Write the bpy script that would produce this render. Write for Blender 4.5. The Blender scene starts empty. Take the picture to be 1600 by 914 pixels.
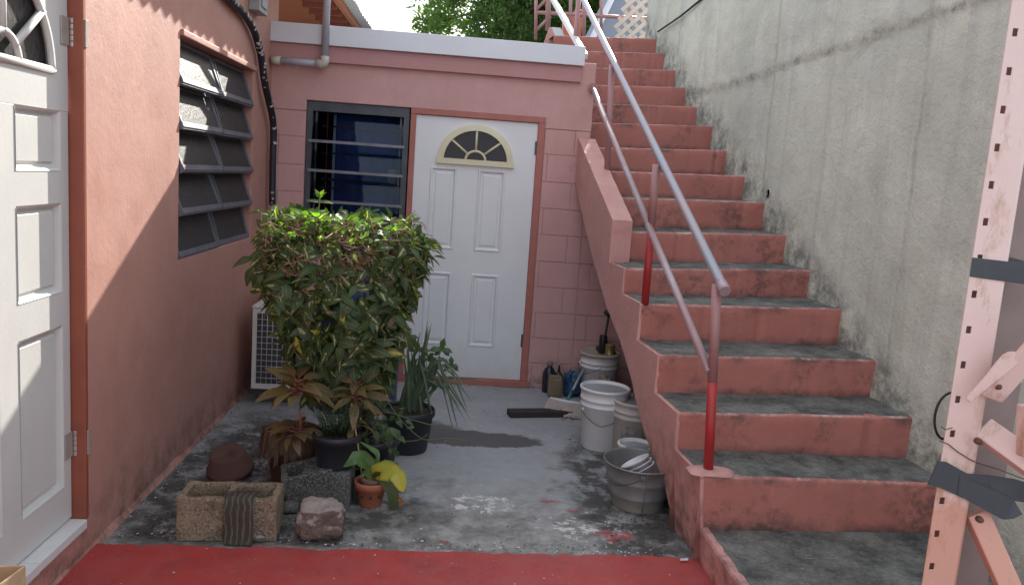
import bpy, bmesh, math, random
from mathutils import Vector, Matrix, Euler, noise as mnoise
random.seed(7)
scene = bpy.context.scene
col = scene.collection
R_ = math.radians

# ------------------------------------------------------------------ camera
EYE = Vector((0, 0, 1.63))
FPX = 1255.0
_dY = Vector((-79, -187, 1255)).normalized()
_dn = Vector((-613, 8743, 1255)); _dn = (_dn - _dn.dot(_dY) * _dY).normalized()
_dX = _dn.cross(_dY).normalized()
if _dX.x < 0: _dX = -_dX
# rows: world axes written in lens axes (right, down, forward)
def lens_to_world(v): return Vector((_dX.dot(v), _dY.dot(v), -_dn.dot(v)))
cd = bpy.data.cameras.new('camera'); cam = bpy.data.objects.new('camera', cd); col.objects.link(cam)
cd.sensor_width = 36; cd.lens = FPX / 1600 * 36; cd.clip_end = 500; cd.clip_start = 0.05
cr = lens_to_world(Vector((1, 0, 0))); cu = lens_to_world(Vector((0, -1, 0))); cb = lens_to_world(Vector((0, 0, -1)))
cam.matrix_world = Matrix(((cr.x, cu.x, cb.x, EYE.x), (cr.y, cu.y, cb.y, EYE.y), (cr.z, cu.z, cb.z, EYE.z), (0, 0, 0, 1)))
scene.camera = cam

def ray(px, py): return lens_to_world(Vector((px - 800, py - 457, FPX)))
def at_x(px, py, x): d = ray(px, py); return EYE + d * (x / d.x)
def at_y(px, py, y): d = ray(px, py); return EYE + d * (y / d.y)
def at_z(px, py, z=0.0): d = ray(px, py); return EYE + d * ((z - EYE.z) / d.z)

# ------------------------------------------------------------------ world + sun
SUN = Vector((0.33, 1.0, 0.57)).normalized()
w = bpy.data.worlds.new('World'); scene.world = w; w.use_nodes = True
nt = w.node_tree; nt.nodes.clear()
sky = nt.nodes.new('ShaderNodeTexSky'); sky.sky_type = 'NISHITA'; sky.sun_disc = False
sky.sun_elevation = math.asin(SUN.z); sky.sun_rotation = math.atan2(SUN.x, SUN.y)
sky.air_density = 1.0; sky.dust_density = 2.5; sky.ozone_density = 1.0
bg = nt.nodes.new('ShaderNodeBackground'); bg.inputs['Strength'].default_value = 0.15
wo = nt.nodes.new('ShaderNodeOutputWorld')
# thin bright cloud over most of the sky, as the photograph's white sky shows
tc = nt.nodes.new('ShaderNodeTexCoord'); cn = nt.nodes.new('ShaderNodeTexNoise'); cn.inputs['Scale'].default_value = 2.2; cn.inputs['Detail'].default_value = 7; cn.inputs['Roughness'].default_value = .6
cm = nt.nodes.new('ShaderNodeMapping'); cm.inputs['Scale'].default_value = (1, 1, 2.2)
nt.links.new(tc.outputs['Generated'], cm.inputs[0]); nt.links.new(cm.outputs[0], cn.inputs['Vector'])
cr_ = nt.nodes.new('ShaderNodeMapRange')
for i_, v_ in ((1, .32), (2, .6), (3, .45), (4, .95)): cr_.inputs[i_].default_value = v_
nt.links.new(cn.outputs['Fac'], cr_.inputs[0])
cmix = nt.nodes.new('ShaderNodeMix'); cmix.data_type = 'RGBA'; cmix.inputs[7].default_value = (4.1, 4.38, 4.9, 1)
nt.links.new(cr_.outputs[0], cmix.inputs[0]); nt.links.new(sky.outputs[0], cmix.inputs[6]); nt.links.new(cmix.outputs[2], bg.inputs['Color']); nt.links.new(bg.outputs[0], wo.inputs[0])
sd = bpy.data.lights.new('sun', 'SUN'); sd.energy = 3.9; sd.angle = R_(0.5); sd.color = (1.0, 0.95, 0.86)
so = bpy.data.objects.new('sun', sd); col.objects.link(so)
so.rotation_euler = SUN.to_track_quat('Z', 'Y').to_euler(); so.location = (3, 9, 8)
scene.view_settings.view_transform = 'Standard'; scene.view_settings.look = 'None'
scene.view_settings.exposure = 1.27; scene.view_settings.gamma = 1.0

# ------------------------------------------------------------------ material helpers
class G:
    def __init__(s, name):
        s.m = bpy.data.materials.new(name); s.m.use_nodes = True
        s.nt = s.m.node_tree; s.nt.nodes.clear()
        s.out = s.nt.nodes.new('ShaderNodeOutputMaterial')
        s.p = s.nt.nodes.new('ShaderNodeBsdfPrincipled')
        s.nt.links.new(s.p.outputs[0], s.out.inputs[0])
        s._pos = None
    def n(s, t, **kw):
        nd = s.nt.nodes.new(t)
        for k, v in kw.items(): setattr(nd, k, v)
        return nd
    def set(s, sock, v):
        if v is None: return
        if isinstance(v, bpy.types.NodeSocket): s.nt.links.new(v, sock)
        elif isinstance(v, (tuple, list)):
            sock.default_value = tuple(v) + (1,) if len(v) == 3 and sock.type == 'RGBA' else v
        else: sock.default_value = v
    def pos(s):
        if s._pos is None: s._pos = s.n('ShaderNodeNewGeometry').outputs['Position']
        return s._pos
    def scaled(s, sc, v=None):
        m = s.n('ShaderNodeVectorMath', operation='MULTIPLY'); s.set(m.inputs[0], v or s.pos()); m.inputs[1].default_value = sc
        return m.outputs[0]
    def noise(s, scale, detail=4, rough=.55, vec=None, dist=0, color=False):
        t = s.n('ShaderNodeTexNoise'); s.set(t.inputs['Vector'], vec or s.pos())
        t.inputs['Scale'].default_value = scale; t.inputs['Detail'].default_value = detail
        t.inputs['Roughness'].default_value = rough; t.inputs['Distortion'].default_value = dist
        return t.outputs['Color' if color else 'Fac']
    def vor(s, scale, vec=None, feature='F1'):
        t = s.n('ShaderNodeTexVoronoi', feature=feature); s.set(t.inputs['Vector'], vec or s.pos()); t.inputs['Scale'].default_value = scale
        return t.outputs['Distance']
    def ramp(s, v, lo, hi, a=0., b=1.):
        r = s.n('ShaderNodeMapRange'); s.set(r.inputs[0], v)
        for i, q in zip((1, 2, 3, 4), (lo, hi, a, b)): r.inputs[i].default_value = q
        return r.outputs[0]
    def math(s, op, a, b=0.):
        m = s.n('ShaderNodeMath', operation=op); s.set(m.inputs[0], a); s.set(m.inputs[1], b); return m.outputs[0]
    def mix(s, f, a, b):
        m = s.n('ShaderNodeMix', data_type='RGBA'); s.set(m.inputs[0], f); s.set(m.inputs[6], a); s.set(m.inputs[7], b); return m.outputs[2]
    def sep(s, v=None):
        x = s.n('ShaderNodeSeparateXYZ'); s.set(x.inputs[0], v or s.pos()); return x.outputs
    def blob(s, cx, cy, rx, ry, wob=.25, wscale=7., soft=.15):
        # irregular round stain on the ground plane
        nz = s.noise(wscale, 5, .65, color=True)
        sub = s.n('ShaderNodeVectorMath', operation='SUBTRACT'); s.set(sub.inputs[0], nz); sub.inputs[1].default_value = (.5, .5, .5)
        sc = s.n('ShaderNodeVectorMath', operation='SCALE'); s.set(sc.inputs[0], sub.outputs[0]); sc.inputs['Scale'].default_value = wob * 2
        ad = s.n('ShaderNodeVectorMath', operation='ADD'); s.set(ad.inputs[0], s.pos()); s.set(ad.inputs[1], sc.outputs[0])
        x = s.sep(ad.outputs[0])
        a = s.math('MULTIPLY', s.math('SUBTRACT', x[0], cx), 1 / rx); b = s.math('MULTIPLY', s.math('SUBTRACT', x[1], cy), 1 / ry)
        d = s.math('SQRT', s.math('ADD', s.math('MULTIPLY', a, a), s.math('MULTIPLY', b, b)))
        return s.ramp(d, 1 + soft, 1 - soft)
    def done(s, color, rough=.8, metal=0., bump=None, bstr=.3, bdist=.01, spec=None, emit=None):
        s.set(s.p.inputs['Base Color'], color); s.set(s.p.inputs['Roughness'], rough); s.p.inputs['Metallic'].default_value = metal
        if spec is not None: s.p.inputs['Specular IOR Level'].default_value = spec
        if bump is not None:
            b = s.n('ShaderNodeBump'); b.inputs['Strength'].default_value = bstr; b.inputs['Distance'].default_value = bdist
            s.set(b.inputs['Height'], bump); s.nt.links.new(b.outputs[0], s.p.inputs['Normal'])
        return s.m

def plain(name, c, rough=.6, metal=0., var=.25, scale=9., bscale=60., bstr=.15, c2=None, spec=None):
    g = G(name)
    c2 = c2 or tuple(x * (1 - var) for x in c)
    f = g.ramp(g.noise(scale, 5, .6), .35, .7)
    fine = g.ramp(g.noise(scale * 7, 3, .6), .3, .75, 0, .5)
    k = g.mix(fine, g.mix(f, c, c2), tuple(x * (1 - var * .6) for x in c))
    return g.done(k, rough, metal, g.noise(bscale, 4, .6), bstr, .004, spec)

def m_paintwall(name, c, dirt=(.10, .06, .05), blotch=.2, bstr=.35, dirtz=.28):
    g = G(name)
    big = g.ramp(g.noise(1.3, 5, .6), .3, .75)
    c2 = tuple(x * (1 - blotch) for x in c); c3 = (min(1, c[0] * 1.04), c[1] * 1.12, c[2] * 1.15)
    k = g.mix(big, c, c2)
    k = g.mix(g.ramp(g.noise(6, 4, .6), .5, .8, 0, .6), k, c3)
    streak = g.ramp(g.noise(5, 4, .6, g.scaled((2.2, 2.2, .25))), .55, .85, 0, .35)
    k = g.mix(streak, k, tuple(x * .72 for x in c))
    z = g.sep()[2]
    wv = g.n('ShaderNodeVectorMath', operation='ADD'); g.set(wv.inputs[0], g.pos()); nn = g.noise(2.3, 5, .7, color=True); g.set(wv.inputs[1], nn)
    ck = g.math('MULTIPLY', g.ramp(g.vor(1.15, wv.outputs[0], 'DISTANCE_TO_EDGE'), .006, .0015), g.ramp(g.noise(1.7, 3), .48, .6))
    k = g.mix(g.math('MULTIPLY', ck, .55), k, tuple(x * .45 for x in c))
    k = g.mix(g.ramp(g.noise(3.1, 7, .8, g.scaled((1, 1, .6))), .62, .70, 0, .35), k, tuple(min(1, x * 1.15 + .06) for x in c))
    k = g.mix(g.ramp(g.noise(30, 5, .8), .66, .74, 0, .6), k, tuple(x * .55 for x in c))
    low = g.math('MULTIPLY', g.ramp(z, dirtz, .0), g.ramp(g.noise(9, 5, .7), .42, .62))
    k = g.mix(g.math('MULTIPLY', low, .75), k, dirt)
    h = g.math('ADD', g.noise(38, 6, .7), g.math('MULTIPLY', g.noise(7, 4, .6), 1.4))
    return g.done(k, g.ramp(g.noise(5, 3), .3, .7, .5, .75), 0, h, bstr, .012)

def m_glass(name, tint=(.55, .62, .68), f=.2, rough=.03):
    g = G(name); g.nt.nodes.remove(g.p)
    tr = g.n('ShaderNodeBsdfTransparent'); tr.inputs[0].default_value = (*tint, 1)
    gl = g.n('ShaderNodeBsdfGlossy'); gl.inputs['Roughness'].default_value = rough; gl.inputs[0].default_value = (.8, .85, .9, 1)
    lw = g.n('ShaderNodeLayerWeight'); lw.inputs[0].default_value = f
    mx = g.n('ShaderNodeMixShader')
    g.set(mx.inputs[0], g.ramp(lw.outputs['Facing'], 0, 1, .015, .16)); g.nt.links.new(tr.outputs[0], mx.inputs[1]); g.nt.links.new(gl.outputs[0], mx.inputs[2])
    g.nt.links.new(mx.outputs[0], g.out.inputs[0]); return g.m

def m_leaf(name, c, c2, cream=None, edge=None, trans=.35, midrib=None, rough=.5, split=.5):
    g = G(name)
    uv = g.n('ShaderNodeUVMap').outputs[0]
    s = g.sep(uv)
    oi = g.n('ShaderNodeObjectInfo')
    k = g.mix(g.ramp(g.noise(7, 3, .6), .35, .65), c, c2)
    k = g.mix(g.ramp(oi.outputs['Random'], 0, 1, 0, .5), k, tuple(x * .6 for x in c))
    u = g.math('ABSOLUTE', g.math('SUBTRACT', s[0], .5))
    if cream:
        nz = g.noise(26, 3, .6)
        near = g.math('SUBTRACT', .17, u)
        f = g.math('ADD', near, g.math('MULTIPLY', g.math('SUBTRACT', nz, split), 1.3))
        k = g.mix(g.ramp(f, .0, .04), k, cream)
    if edge:
        k = g.mix(g.ramp(g.math('ADD', u, g.math('MULTIPLY', g.noise(14, 3), .3)), .50, .66), k, edge)
    if midrib:
        k = g.mix(g.ramp(u, .07, .03), k, midrib)
    vein = g.n('ShaderNodeTexWave', wave_type='BANDS', bands_direction='Y'); g.set(vein.inputs[0], uv); vein.inputs['Scale'].default_value = 2.4; vein.inputs['Distortion'].default_value = 1.5
    g.done(k, rough, 0, g.math('ADD', g.ramp(u, 0, .09), g.math('MULTIPLY', vein.outputs['Fac'], .3)), .35, .003)
    tl = g.n('ShaderNodeBsdfTranslucent')
    tint = g.n('ShaderNodeMix', data_type='RGBA', blend_type='MULTIPLY'); tint.inputs[0].default_value = 1
    g.set(tint.inputs[6], k); tint.inputs[7].default_value = (2.6, 2.9, .9, 1); g.nt.links.new(tint.outputs[2], tl.inputs[0])
    mx = g.n('ShaderNodeMixShader'); mx.inputs[0].default_value = trans
    g.nt.links.new(g.p.outputs[0], mx.inputs[1]); g.nt.links.new(tl.outputs[0], mx.inputs[2]); g.nt.links.new(mx.outputs[0], g.out.inputs[0])
    return g.m

# ------------------------------------------------------------------ materials
M = {}
M['pink'] = m_paintwall('salmon_plaster', (.51, .26, .205), blotch=.16, bstr=.18)
M['pink_annex'] = m_paintwall('pink_block_paint', (.61, .345, .315), bstr=.2, blotch=.14)
M['pink_stringer'] = m_paintwall('coral_stringer_paint', (.62, .32, .28), dirtz=.60, dirt=(.05, .04, .035), bstr=.4)
M['jamb'] = plain('terracotta_jamb_paint', (.31, .088, .05), .45)
M['frame_red'] = plain('dusty_red_frame_paint', (.46, .16, .12), .55)
M['mauve'] = plain('mauve_board_paint', (.50, .25, .25), .6, scale=3, c2=(.46, .24, .20))
M['orange'] = plain('orange_plaster', (.62, .24, .12), .7, scale=2)
M['orange_dark'] = plain('orange_timber', (.34, .10, .06), .7)
def _white():
    g = G('white_door_paint')
    k = g.mix(g.ramp(g.noise(3, 5, .6), .4, .75, 0, .5), (.76, .76, .75), (.66, .67, .68))
    k = g.mix(g.ramp(g.noise(11, 6, .75, g.scaled((1, 1, .4))), .67, .74, 0, .45), k, (.42, .38, .33))
    z = g.sep()[2]
    k = g.mix(g.math('MULTIPLY', g.ramp(g.math('ADD', z, g.math('MULTIPLY', g.noise(8, 5, .7), .5)), .62, .3), .35), k, (.42, .40, .37))
    return g.done(k, .45, 0, g.noise(40, 3), .12, .004)
M['white'] = _white()
M['white_frame'] = plain('white_board_paint', (.72, .74, .76), .5, scale=2, bstr=.2, var=.1)
M['white_house'] = plain('house_door_white_paint', (.60, .60, .57), .5, scale=5, var=.08)  # darker copy of the door white, so direct sun does not clip it
M['cream'] = plain('cream_plastic', (.72, .66, .44), .45, var=.1)
M['pvc'] = plain('grey_pvc', (.46, .46, .50), .4, scale=4)
M['pvc_joint'] = plain('cream_pvc_joint', (.62, .58, .48), .4)
M['steel_dark'] = plain('dark_window_metal', (.055, .065, .08), .45, .3, c2=(.10, .11, .12))
M['alu'] = plain('weathered_aluminium', (.22, .225, .25), .42, .4, c2=(.13, .13, .15))
M['glass'] = m_glass('window_glass')
def _frost():
    g = G('frosted_pane')
    n1 = g.noise(70, 3, .7, g.scaled((1, 1.4, .5)))
    k = g.mix(g.ramp(n1, .35, .7), (.020, .018, .022), (.065, .065, .055))
    return g.done(k, .42, 0, n1, .6, .006, .3)
M['frost'] = _frost()
M['dark_glass'] = plain('dark_door_glass', (.035, .028, .032), .12, var=.3, bstr=.05, spec=.25)
M['blue_board'] = plain('blue_cloth', (.085, .14, .40), .8)
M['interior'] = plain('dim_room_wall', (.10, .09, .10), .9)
M['black_hose'] = plain('black_hose', (.018, .02, .026), .5, var=.3)
M['paint_blot'] = plain('pale_paint_blot', (.5, .47, .42), .7)
M['hinge'] = plain('steel_hinge', (.50, .47, .42), .4, .4)
M['roof_white'] = plain('white_roof_sheet', (.75, .77, .78), .45, scale=3, var=.15)
M['felt'] = plain('roof_felt', (.2, .2, .2), .9)

def _ground():
    g = G('worn_concrete_floor')
    k = g.mix(g.ramp(g.noise(2.2, 6, .65), .3, .7), (.34, .345, .35), (.265, .265, .265))
    k = g.mix(g.ramp(g.noise(14, 5, .7), .5, .8, 0, .6), k, (.40, .41, .415))
    # the nearer strip is rougher and browner
    x = g.sep()
    near = g.ramp(g.math('ADD', x[1], g.math('MULTIPLY', g.noise(3.5, 5, .6), .7)), 4.5, 3.95)
    k = g.mix(g.math('MULTIPLY', near, .75), k, g.mix(g.ramp(g.noise(7, 7, .75), .4, .6), (.13, .125, .105), (.36, .355, .325)))
    wet = g.math('MAXIMUM', g.blob(.14, 4.82, .46, .15, .13, 5, .05), g.blob(-.25, 4.95, .35, .2, .15, 5))
    k = g.mix(g.math('MULTIPLY', wet, .9), k, (.065, .058, .058))
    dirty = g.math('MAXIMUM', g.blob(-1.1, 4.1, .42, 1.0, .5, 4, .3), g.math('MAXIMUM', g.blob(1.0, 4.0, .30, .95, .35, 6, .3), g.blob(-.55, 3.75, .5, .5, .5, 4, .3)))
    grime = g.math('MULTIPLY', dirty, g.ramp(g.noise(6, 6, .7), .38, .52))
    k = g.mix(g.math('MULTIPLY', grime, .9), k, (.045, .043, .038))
    k = g.mix(g.math('MULTIPLY', g.ramp(g.vor(60), .10, .02), .25), k, (.5, .5, .48))
    whitep = g.math('MULTIPLY', g.math('MAXIMUM', g.blob(.20, 3.84, .16, .11, .2, 9), g.blob(.70, 3.60, .22, .10, .3, 9)), g.ramp(g.noise(15, 7, .8, dist=.5), .52, .55))
    k = g.mix(whitep, k, (.58, .57, .55))
    redp = g.math('MAXIMUM', g.blob(.555, 3.90, .055, .018, .06, 16), g.math('MAXIMUM', g.blob(.82, 3.52, .075, .06, .13, 12), g.math('MAXIMUM', g.blob(.66, 3.79, .045, .014, .05, 14), g.blob(.02, 3.40, .022, .016, .05, 14))))
    rim = g.math('MULTIPLY', g.ramp(x[1], 3.42, 3.3), g.ramp(g.noise(17, 4, .7), .6, .66))
    redp = g.math('MULTIPLY', g.math('MAXIMUM', redp, rim), g.ramp(g.noise(30, 5, .75), .40, .48))
    k = g.mix(g.math('MULTIPLY', redp, .8), k, (.34, .06, .06))
    h = g.math('ADD', g.noise(28, 6, .7), g.math('MULTIPLY', g.noise(4, 4, .6), 1.5))
    return g.done(k, g.math('SUBTRACT', .85, g.math('MULTIPLY', wet, .2)), 0, h, .35, .015)
M['ground'] = _ground()
def _redfloor():
    g = G('red_floor_paint')
    k = g.mix(g.ramp(g.noise(2.5, 5, .6), .3, .7), (.42, .045, .040), (.34, .036, .033))
    k = g.mix(g.ramp(g.noise(5, 7, .75), .5, .72, 0, .6), k, (.24, .03, .034))
    k = g.mix(g.ramp(g.noise(9, 6, .8, g.scaled((.5, 2, 1))), .66, .72, 0, .5), k, (.42, .12, .11))
    k = g.mix(g.ramp(g.noise(1.7, 8, .8), .42, .72, 0, .4), k, (.30, .16, .145))
    k = g.mix(g.ramp(g.noise(17, 6, .8, g.scaled((.25, 1.6, 1))), .66, .70, 0, .45), k, (.52, .33, .30))
    k = g.mix(g.ramp(g.vor(21), .075, .03, 0, .8), k, (.5, .34, .31))
    return g.done(k, .55, 0, g.noise(45, 5, .7), .3, .008)
M['red_floor'] = _redfloor()
def _tread():
    g = G('mildewed_step_concrete')
    n1 = g.noise(5, 8, .78)
    k = g.mix(g.ramp(n1, .38, .64), (.050, .052, .050), (.235, .235, .205))
    k = g.mix(g.ramp(g.noise(60, 4, .8), .35, .65, .45, 0), k, (.02, .02, .02))
    k = g.mix(g.ramp(g.noise(42, 6, .8, g.scaled((.7, 1.3, 1))), .62, .68, 0, .8), k, (.46, .45, .42))
    k = g.mix(g.ramp(g.vor(75), .1, .02, 0, .35), k, (.45, .45, .42))
    return g.done(k, .85, 0, g.math('ADD', g.noise(50, 6, .7), n1), .4, .01)
M['tread'] = _tread()
def _riser():
    g = G('red_riser_paint')
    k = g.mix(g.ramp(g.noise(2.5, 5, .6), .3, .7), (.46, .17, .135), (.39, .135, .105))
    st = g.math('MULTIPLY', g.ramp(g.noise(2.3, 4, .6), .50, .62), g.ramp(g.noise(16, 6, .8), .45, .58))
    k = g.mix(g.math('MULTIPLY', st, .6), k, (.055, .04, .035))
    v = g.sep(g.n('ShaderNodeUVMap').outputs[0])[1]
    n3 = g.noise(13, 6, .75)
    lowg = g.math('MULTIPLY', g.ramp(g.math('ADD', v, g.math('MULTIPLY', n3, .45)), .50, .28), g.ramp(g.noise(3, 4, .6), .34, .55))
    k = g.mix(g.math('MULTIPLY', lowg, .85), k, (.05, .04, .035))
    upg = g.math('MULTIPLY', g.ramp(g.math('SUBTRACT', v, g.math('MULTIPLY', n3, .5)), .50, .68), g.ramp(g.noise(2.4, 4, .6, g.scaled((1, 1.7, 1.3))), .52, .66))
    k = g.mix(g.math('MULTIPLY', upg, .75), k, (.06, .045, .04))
    k = g.mix(g.math('MULTIPLY', g.ramp(v, .94, .98), g.ramp(g.noise(11, 6, .8), .48, .64)), k, (.50, .36, .32))
    k = g.mix(g.ramp(g.noise(55, 4, .7), .66, .72, 0, .5), k, (.55, .40, .36))
    return g.done(k, .6, 0, g.math('ADD', g.noise(60, 5, .7), g.math('MULTIPLY', g.noise(8, 4), 1.5)), .35, .01)
M['riser'] = _riser()
def _cwall():
    g = G('raw_poured_concrete')
    x = g.sep()
    n1 = g.noise(.9, 6, .65); n2 = g.noise(4, 6, .7, g.scaled((1, 1, .35)))
    k = g.mix(g.ramp(n1, .3, .72), (.62, .62, .50), (.48, .485, .39))
    k = g.mix(g.ramp(n2, .35, .7), k, g.mix(g.ramp(n1, .4, .6), (.66, .655, .55), (.56, .565, .48)))
    streak = g.ramp(g.noise(3.2, 5, .7, g.scaled((2, 3.2, .14))), .5, .75, 0, .7)
    k = g.mix(streak, k, (.42, .41, .37))
    # dark growth hugging the stair line, pale scrapes above
    line = g.math('SUBTRACT', x[2], g.math('MULTIPLY', g.math('SUBTRACT', x[1], 3.0), .568))
    foot = g.math('MULTIPLY', g.ramp(line, .40, .22), g.ramp(g.noise(9, 6, .75), .40, .6))
    k = g.mix(g.math('MULTIPLY', foot, .75), k, (.09, .09, .08))
    k = g.mix(g.math('MULTIPLY', g.ramp(g.noise(2.1, 5, .7, dist=1), .60, .68), .30), k, (.25, .25, .22))
    k = g.mix(g.math('MULTIPLY', g.ramp(g.noise(2.6, 6, .75, g.scaled((1, 1, .5)), dist=.8), .66, .72), .6), k, (.52, .52, .50))
    wig = g.math('MULTIPLY', g.math('SUBTRACT', g.noise(3.5, 5, .7), .5), .10)
    for sy, wd, cc, am in ((7.4, .02, (.22, .22, .19), .5), (6.42, .03, (.62, .61, .55), .5), (5.5, .018, (.20, .20, .17), .55), (4.72, .02, (.60, .59, .53), .4), (3.92, .022, (.19, .19, .165), .6), (3.1, .02, (.25, .25, .21), .4)):
        dd = g.math('ABSOLUTE', g.math('SUBTRACT', g.math('ADD', x[1], wig), sy))
        f_ = g.math('MULTIPLY', g.ramp(dd, wd, wd * .2), g.ramp(g.noise(4.5, 5, .75), .38, .58))
        k = g.mix(g.math('MULTIPLY', f_, am * .65), k, cc)
    jz = g.math('ADD', 2.435, g.math('MULTIPLY', g.math('MAXIMUM', g.math('SUBTRACT', 6.2, x[1]), 0.), .045))
    jd = g.math('ABSOLUTE', g.math('SUBTRACT', g.math('ADD', x[2], g.math('MULTIPLY', wig, .5)), jz))
    k = g.mix(g.math('MULTIPLY', g.ramp(jd, .035, .005), g.ramp(g.noise(8, 6, .8), .46, .66)), k, (.20, .20, .175))
    patch = g.ramp(g.noise(1.6, 3, .5, g.scaled((1, 1, .8)), dist=.4), .50, .62)
    k = g.mix(g.math('MULTIPLY', patch, .28), k, (.34, .35, .29))
    k = g.mix(g.ramp(g.noise(55, 5, .85), .60, .70, 0, .45), k, (.20, .20, .17))
    k = g.mix(g.ramp(g.vor(34), .11, .03, 0, .7), k, (.10, .10, .085))
    h = g.math('ADD', g.noise(30, 6, .75), g.math('MULTIPLY', g.noise(5, 5, .65), 2.0))
    return g.done(k, .9, 0, h, .5, .02)
M['cwall'] = _cwall()
M['rail_pink'] = plain('faded_pink_rail_paint', (.42, .22, .215), .5, .1, c2=(.36, .19, .18))
M['rail_red'] = plain('fresh_red_rail_paint', (.42, .03, .03), .4)
def _galv(name='worn_galvanised_rail', a=(.30, .33, .37), b=(.40, .29, .29)):
    g = G(name)
    k = g.mix(g.ramp(g.noise(6, 5, .7, g.scaled((1, .4, .4))), .42, .66), a, b)
    k = g.mix(g.ramp(g.noise(30, 4, .7), .6, .7, 0, .5), k, (.22, .2, .2))
    return g.done(k, .45, .2, g.noise(60, 4), .15, .004)
M['galv'] = _galv()
M['rail_mix'] = _galv('pink_rail_worn_to_metal', (.40, .27, .27), (.42, .36, .38))
M['rail_white'] = plain('white_metal_rail', (.75, .70, .66), .35)
def _rack():
    g = G('pale_pink_rack_paint')
    k = g.mix(g.ramp(g.noise(3, 5, .6), .35, .7), (.74, .58, .52), (.68, .50, .44))
    z = g.sep()[2]
    k = g.mix(g.ramp(g.math('ADD', z, g.math('MULTIPLY', g.noise(14, 4, .6), .12)), 1.02, .99), k, (.58, .30, .22))
    k = g.mix(g.math('MULTIPLY', g.ramp(g.noise(6, 6, .75, g.scaled((1, 1, .4))), .54, .66), .75), k, (.36, .17, .07))
    k = g.mix(g.ramp(g.vor(26), .07, .03, 0, .8), k, (.75, .62, .58))
    return g.done(k, .45, 0, g.noise(30, 4), .2, .006)
M['rack'] = _rack()
M['rack_inner'] = plain('shaded_rack_brown', (.28, .20, .18), .6)  # darker copy of the rack colour, standing in for shade inside the channel
M['tape'] = plain('dark_tape', (.05, .055, .065), .5, var=.3, scale=14)
M['rust'] = plain('rusty_wire', (.13, .06, .04), .8)
def _cinder(name='cinder_block_aggregate', a=(.25, .18, .115), b=(.12, .09, .065), c=(.36, .29, .21)):
    g = G(name)
    k = g.mix(g.ramp(g.noise(4, 5, .6), .35, .65), a, b)
    sp = g.noise(95, 3, .8)
    k = g.mix(g.ramp(sp, .48, .62, 0, .8), k, c)
    k = g.mix(g.ramp(sp, .42, .34, 0, .9), k, (.03, .028, .025))
    k = g.mix(g.math('MULTIPLY', g.ramp(g.noise(3, 5, .7), .5, .62), .6), k, (.05, .048, .04))
    return g.done(k, .95, 0, sp, .8, .01)
M['cinder'] = _cinder()
M['cinder_dark'] = _cinder('mossy_dark_block', (.10, .10, .09), (.045, .045, .04), (.24, .24, .22))
def _rock():
    g = G('white_crusted_rock')
    nrm = g.n('ShaderNodeNewGeometry').outputs['Normal']; up = g.sep(nrm)[2]
    f = g.ramp(g.math('ADD', up, g.math('MULTIPLY', g.noise(16, 6, .75), 1.4)), .85, 1.15)
    k = g.mix(f, (.27, .20, .16), (.58, .50, .45))
    k = g.mix(g.ramp(g.noise(28, 5, .8), .60, .68, 0, .9), k, (.045, .04, .035))
    k = g.mix(g.ramp(g.vor(55), .16, .05, 0, .8), k, (.06, .05, .045))
    return g.done(k, .95, 0, g.math('ADD', g.noise(60, 6, .85), g.math('MULTIPLY', g.vor(45), .6)), 1., .03)
M['rock'] = _rock()
M['cloth'] = None
def _cloth():
    g = G('striped_ragged_cloth')
    x = g.sep()
    w_ = g.n('ShaderNodeTexWave', wave_type='BANDS', bands_direction='X'); g.set(w_.inputs[0], g.pos()); w_.inputs['Scale'].default_value = 13; w_.inputs['Distortion'].default_value = 5; w_.inputs['Detail'].default_value = 3
    k = g.mix(g.ramp(g.math('ADD', w_.outputs['Fac'], g.math('MULTIPLY', g.noise(20, 4, .7), .6)), .95, 1.35), (.048, .040, .028), (.12, .105, .08))
    return g.done(k, .95, 0, g.noise(90, 4), .5, .006)
M['cloth'] = _cloth()
M['terracotta'] = plain('terracotta', (.40, .125, .06), .75, c2=(.30, .10, .055))
M['terracotta_old'] = plain('dull_terracotta', (.11, .052, .038), .85)
M['black_pot'] = plain('black_nursery_plastic', (.022, .024, .032), .5)
M['soil'] = plain('potting_soil', (.045, .033, .024), .95, scale=30, bstr=.8, bscale=80)
def _bucket():
    g = G('scuffed_white_plastic')
    k = g.mix(g.ramp(g.noise(5, 5, .6), .4, .7), (.80, .79, .77), (.72, .71, .69))
    k = g.mix(g.ramp(g.noise(9, 6, .75, g.scaled((1, 1, .5))), .62, .74, 0, .5), k, (.34, .28, .2))
    return g.done(k, .4, 0, g.noise(40, 4), .1, .004)
M['bucket'] = _bucket()
M['bucket_in'] = plain('bucket_inside', (.36, .36, .37), .5)
M['bucket_dirty'] = plain('stained_white_plastic', (.62, .58, .53), .5, c2=(.48, .42, .37), scale=6)
M['lid'] = plain('stained_bucket_lid', (.42, .34, .24), .5, c2=(.56, .52, .46), scale=12)
M['label'] = plain('worn_bucket_label', (.20, .18, .175), .6, c2=(.4, .38, .36), scale=30)
M['tub'] = None
g = G('dull_galvanised_tub')
k = g.mix(g.ramp(g.noise(8, 5, .65, g.scaled((1, 1, .4))), .35, .68), (.27, .265, .26), (.19, .185, .175))
k = g.mix(g.ramp(g.sep()[2], .1, 0., 0, .6), k, (.24, .20, .14))
M['tub'] = g.done(k, .5, .35, g.noise(30, 4), .15, .005)
M['wire'] = plain('steel_wire', (.12, .12, .13), .4, .6)
M['bowl'] = plain('white_bowl_plastic', (.62, .62, .62), .35, var=.08)
M['brass'] = plain('brass_tin', (.42, .34, .14), .35, .6)
M['blackcan'] = plain('black_can', (.02, .02, .024), .35)
M['bottle_dark'] = plain('dark_bottle_plastic', (.018, .02, .035), .25)
M['bottle_tan'] = plain('tan_jug_plastic', (.24, .18, .11), .4)
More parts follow.
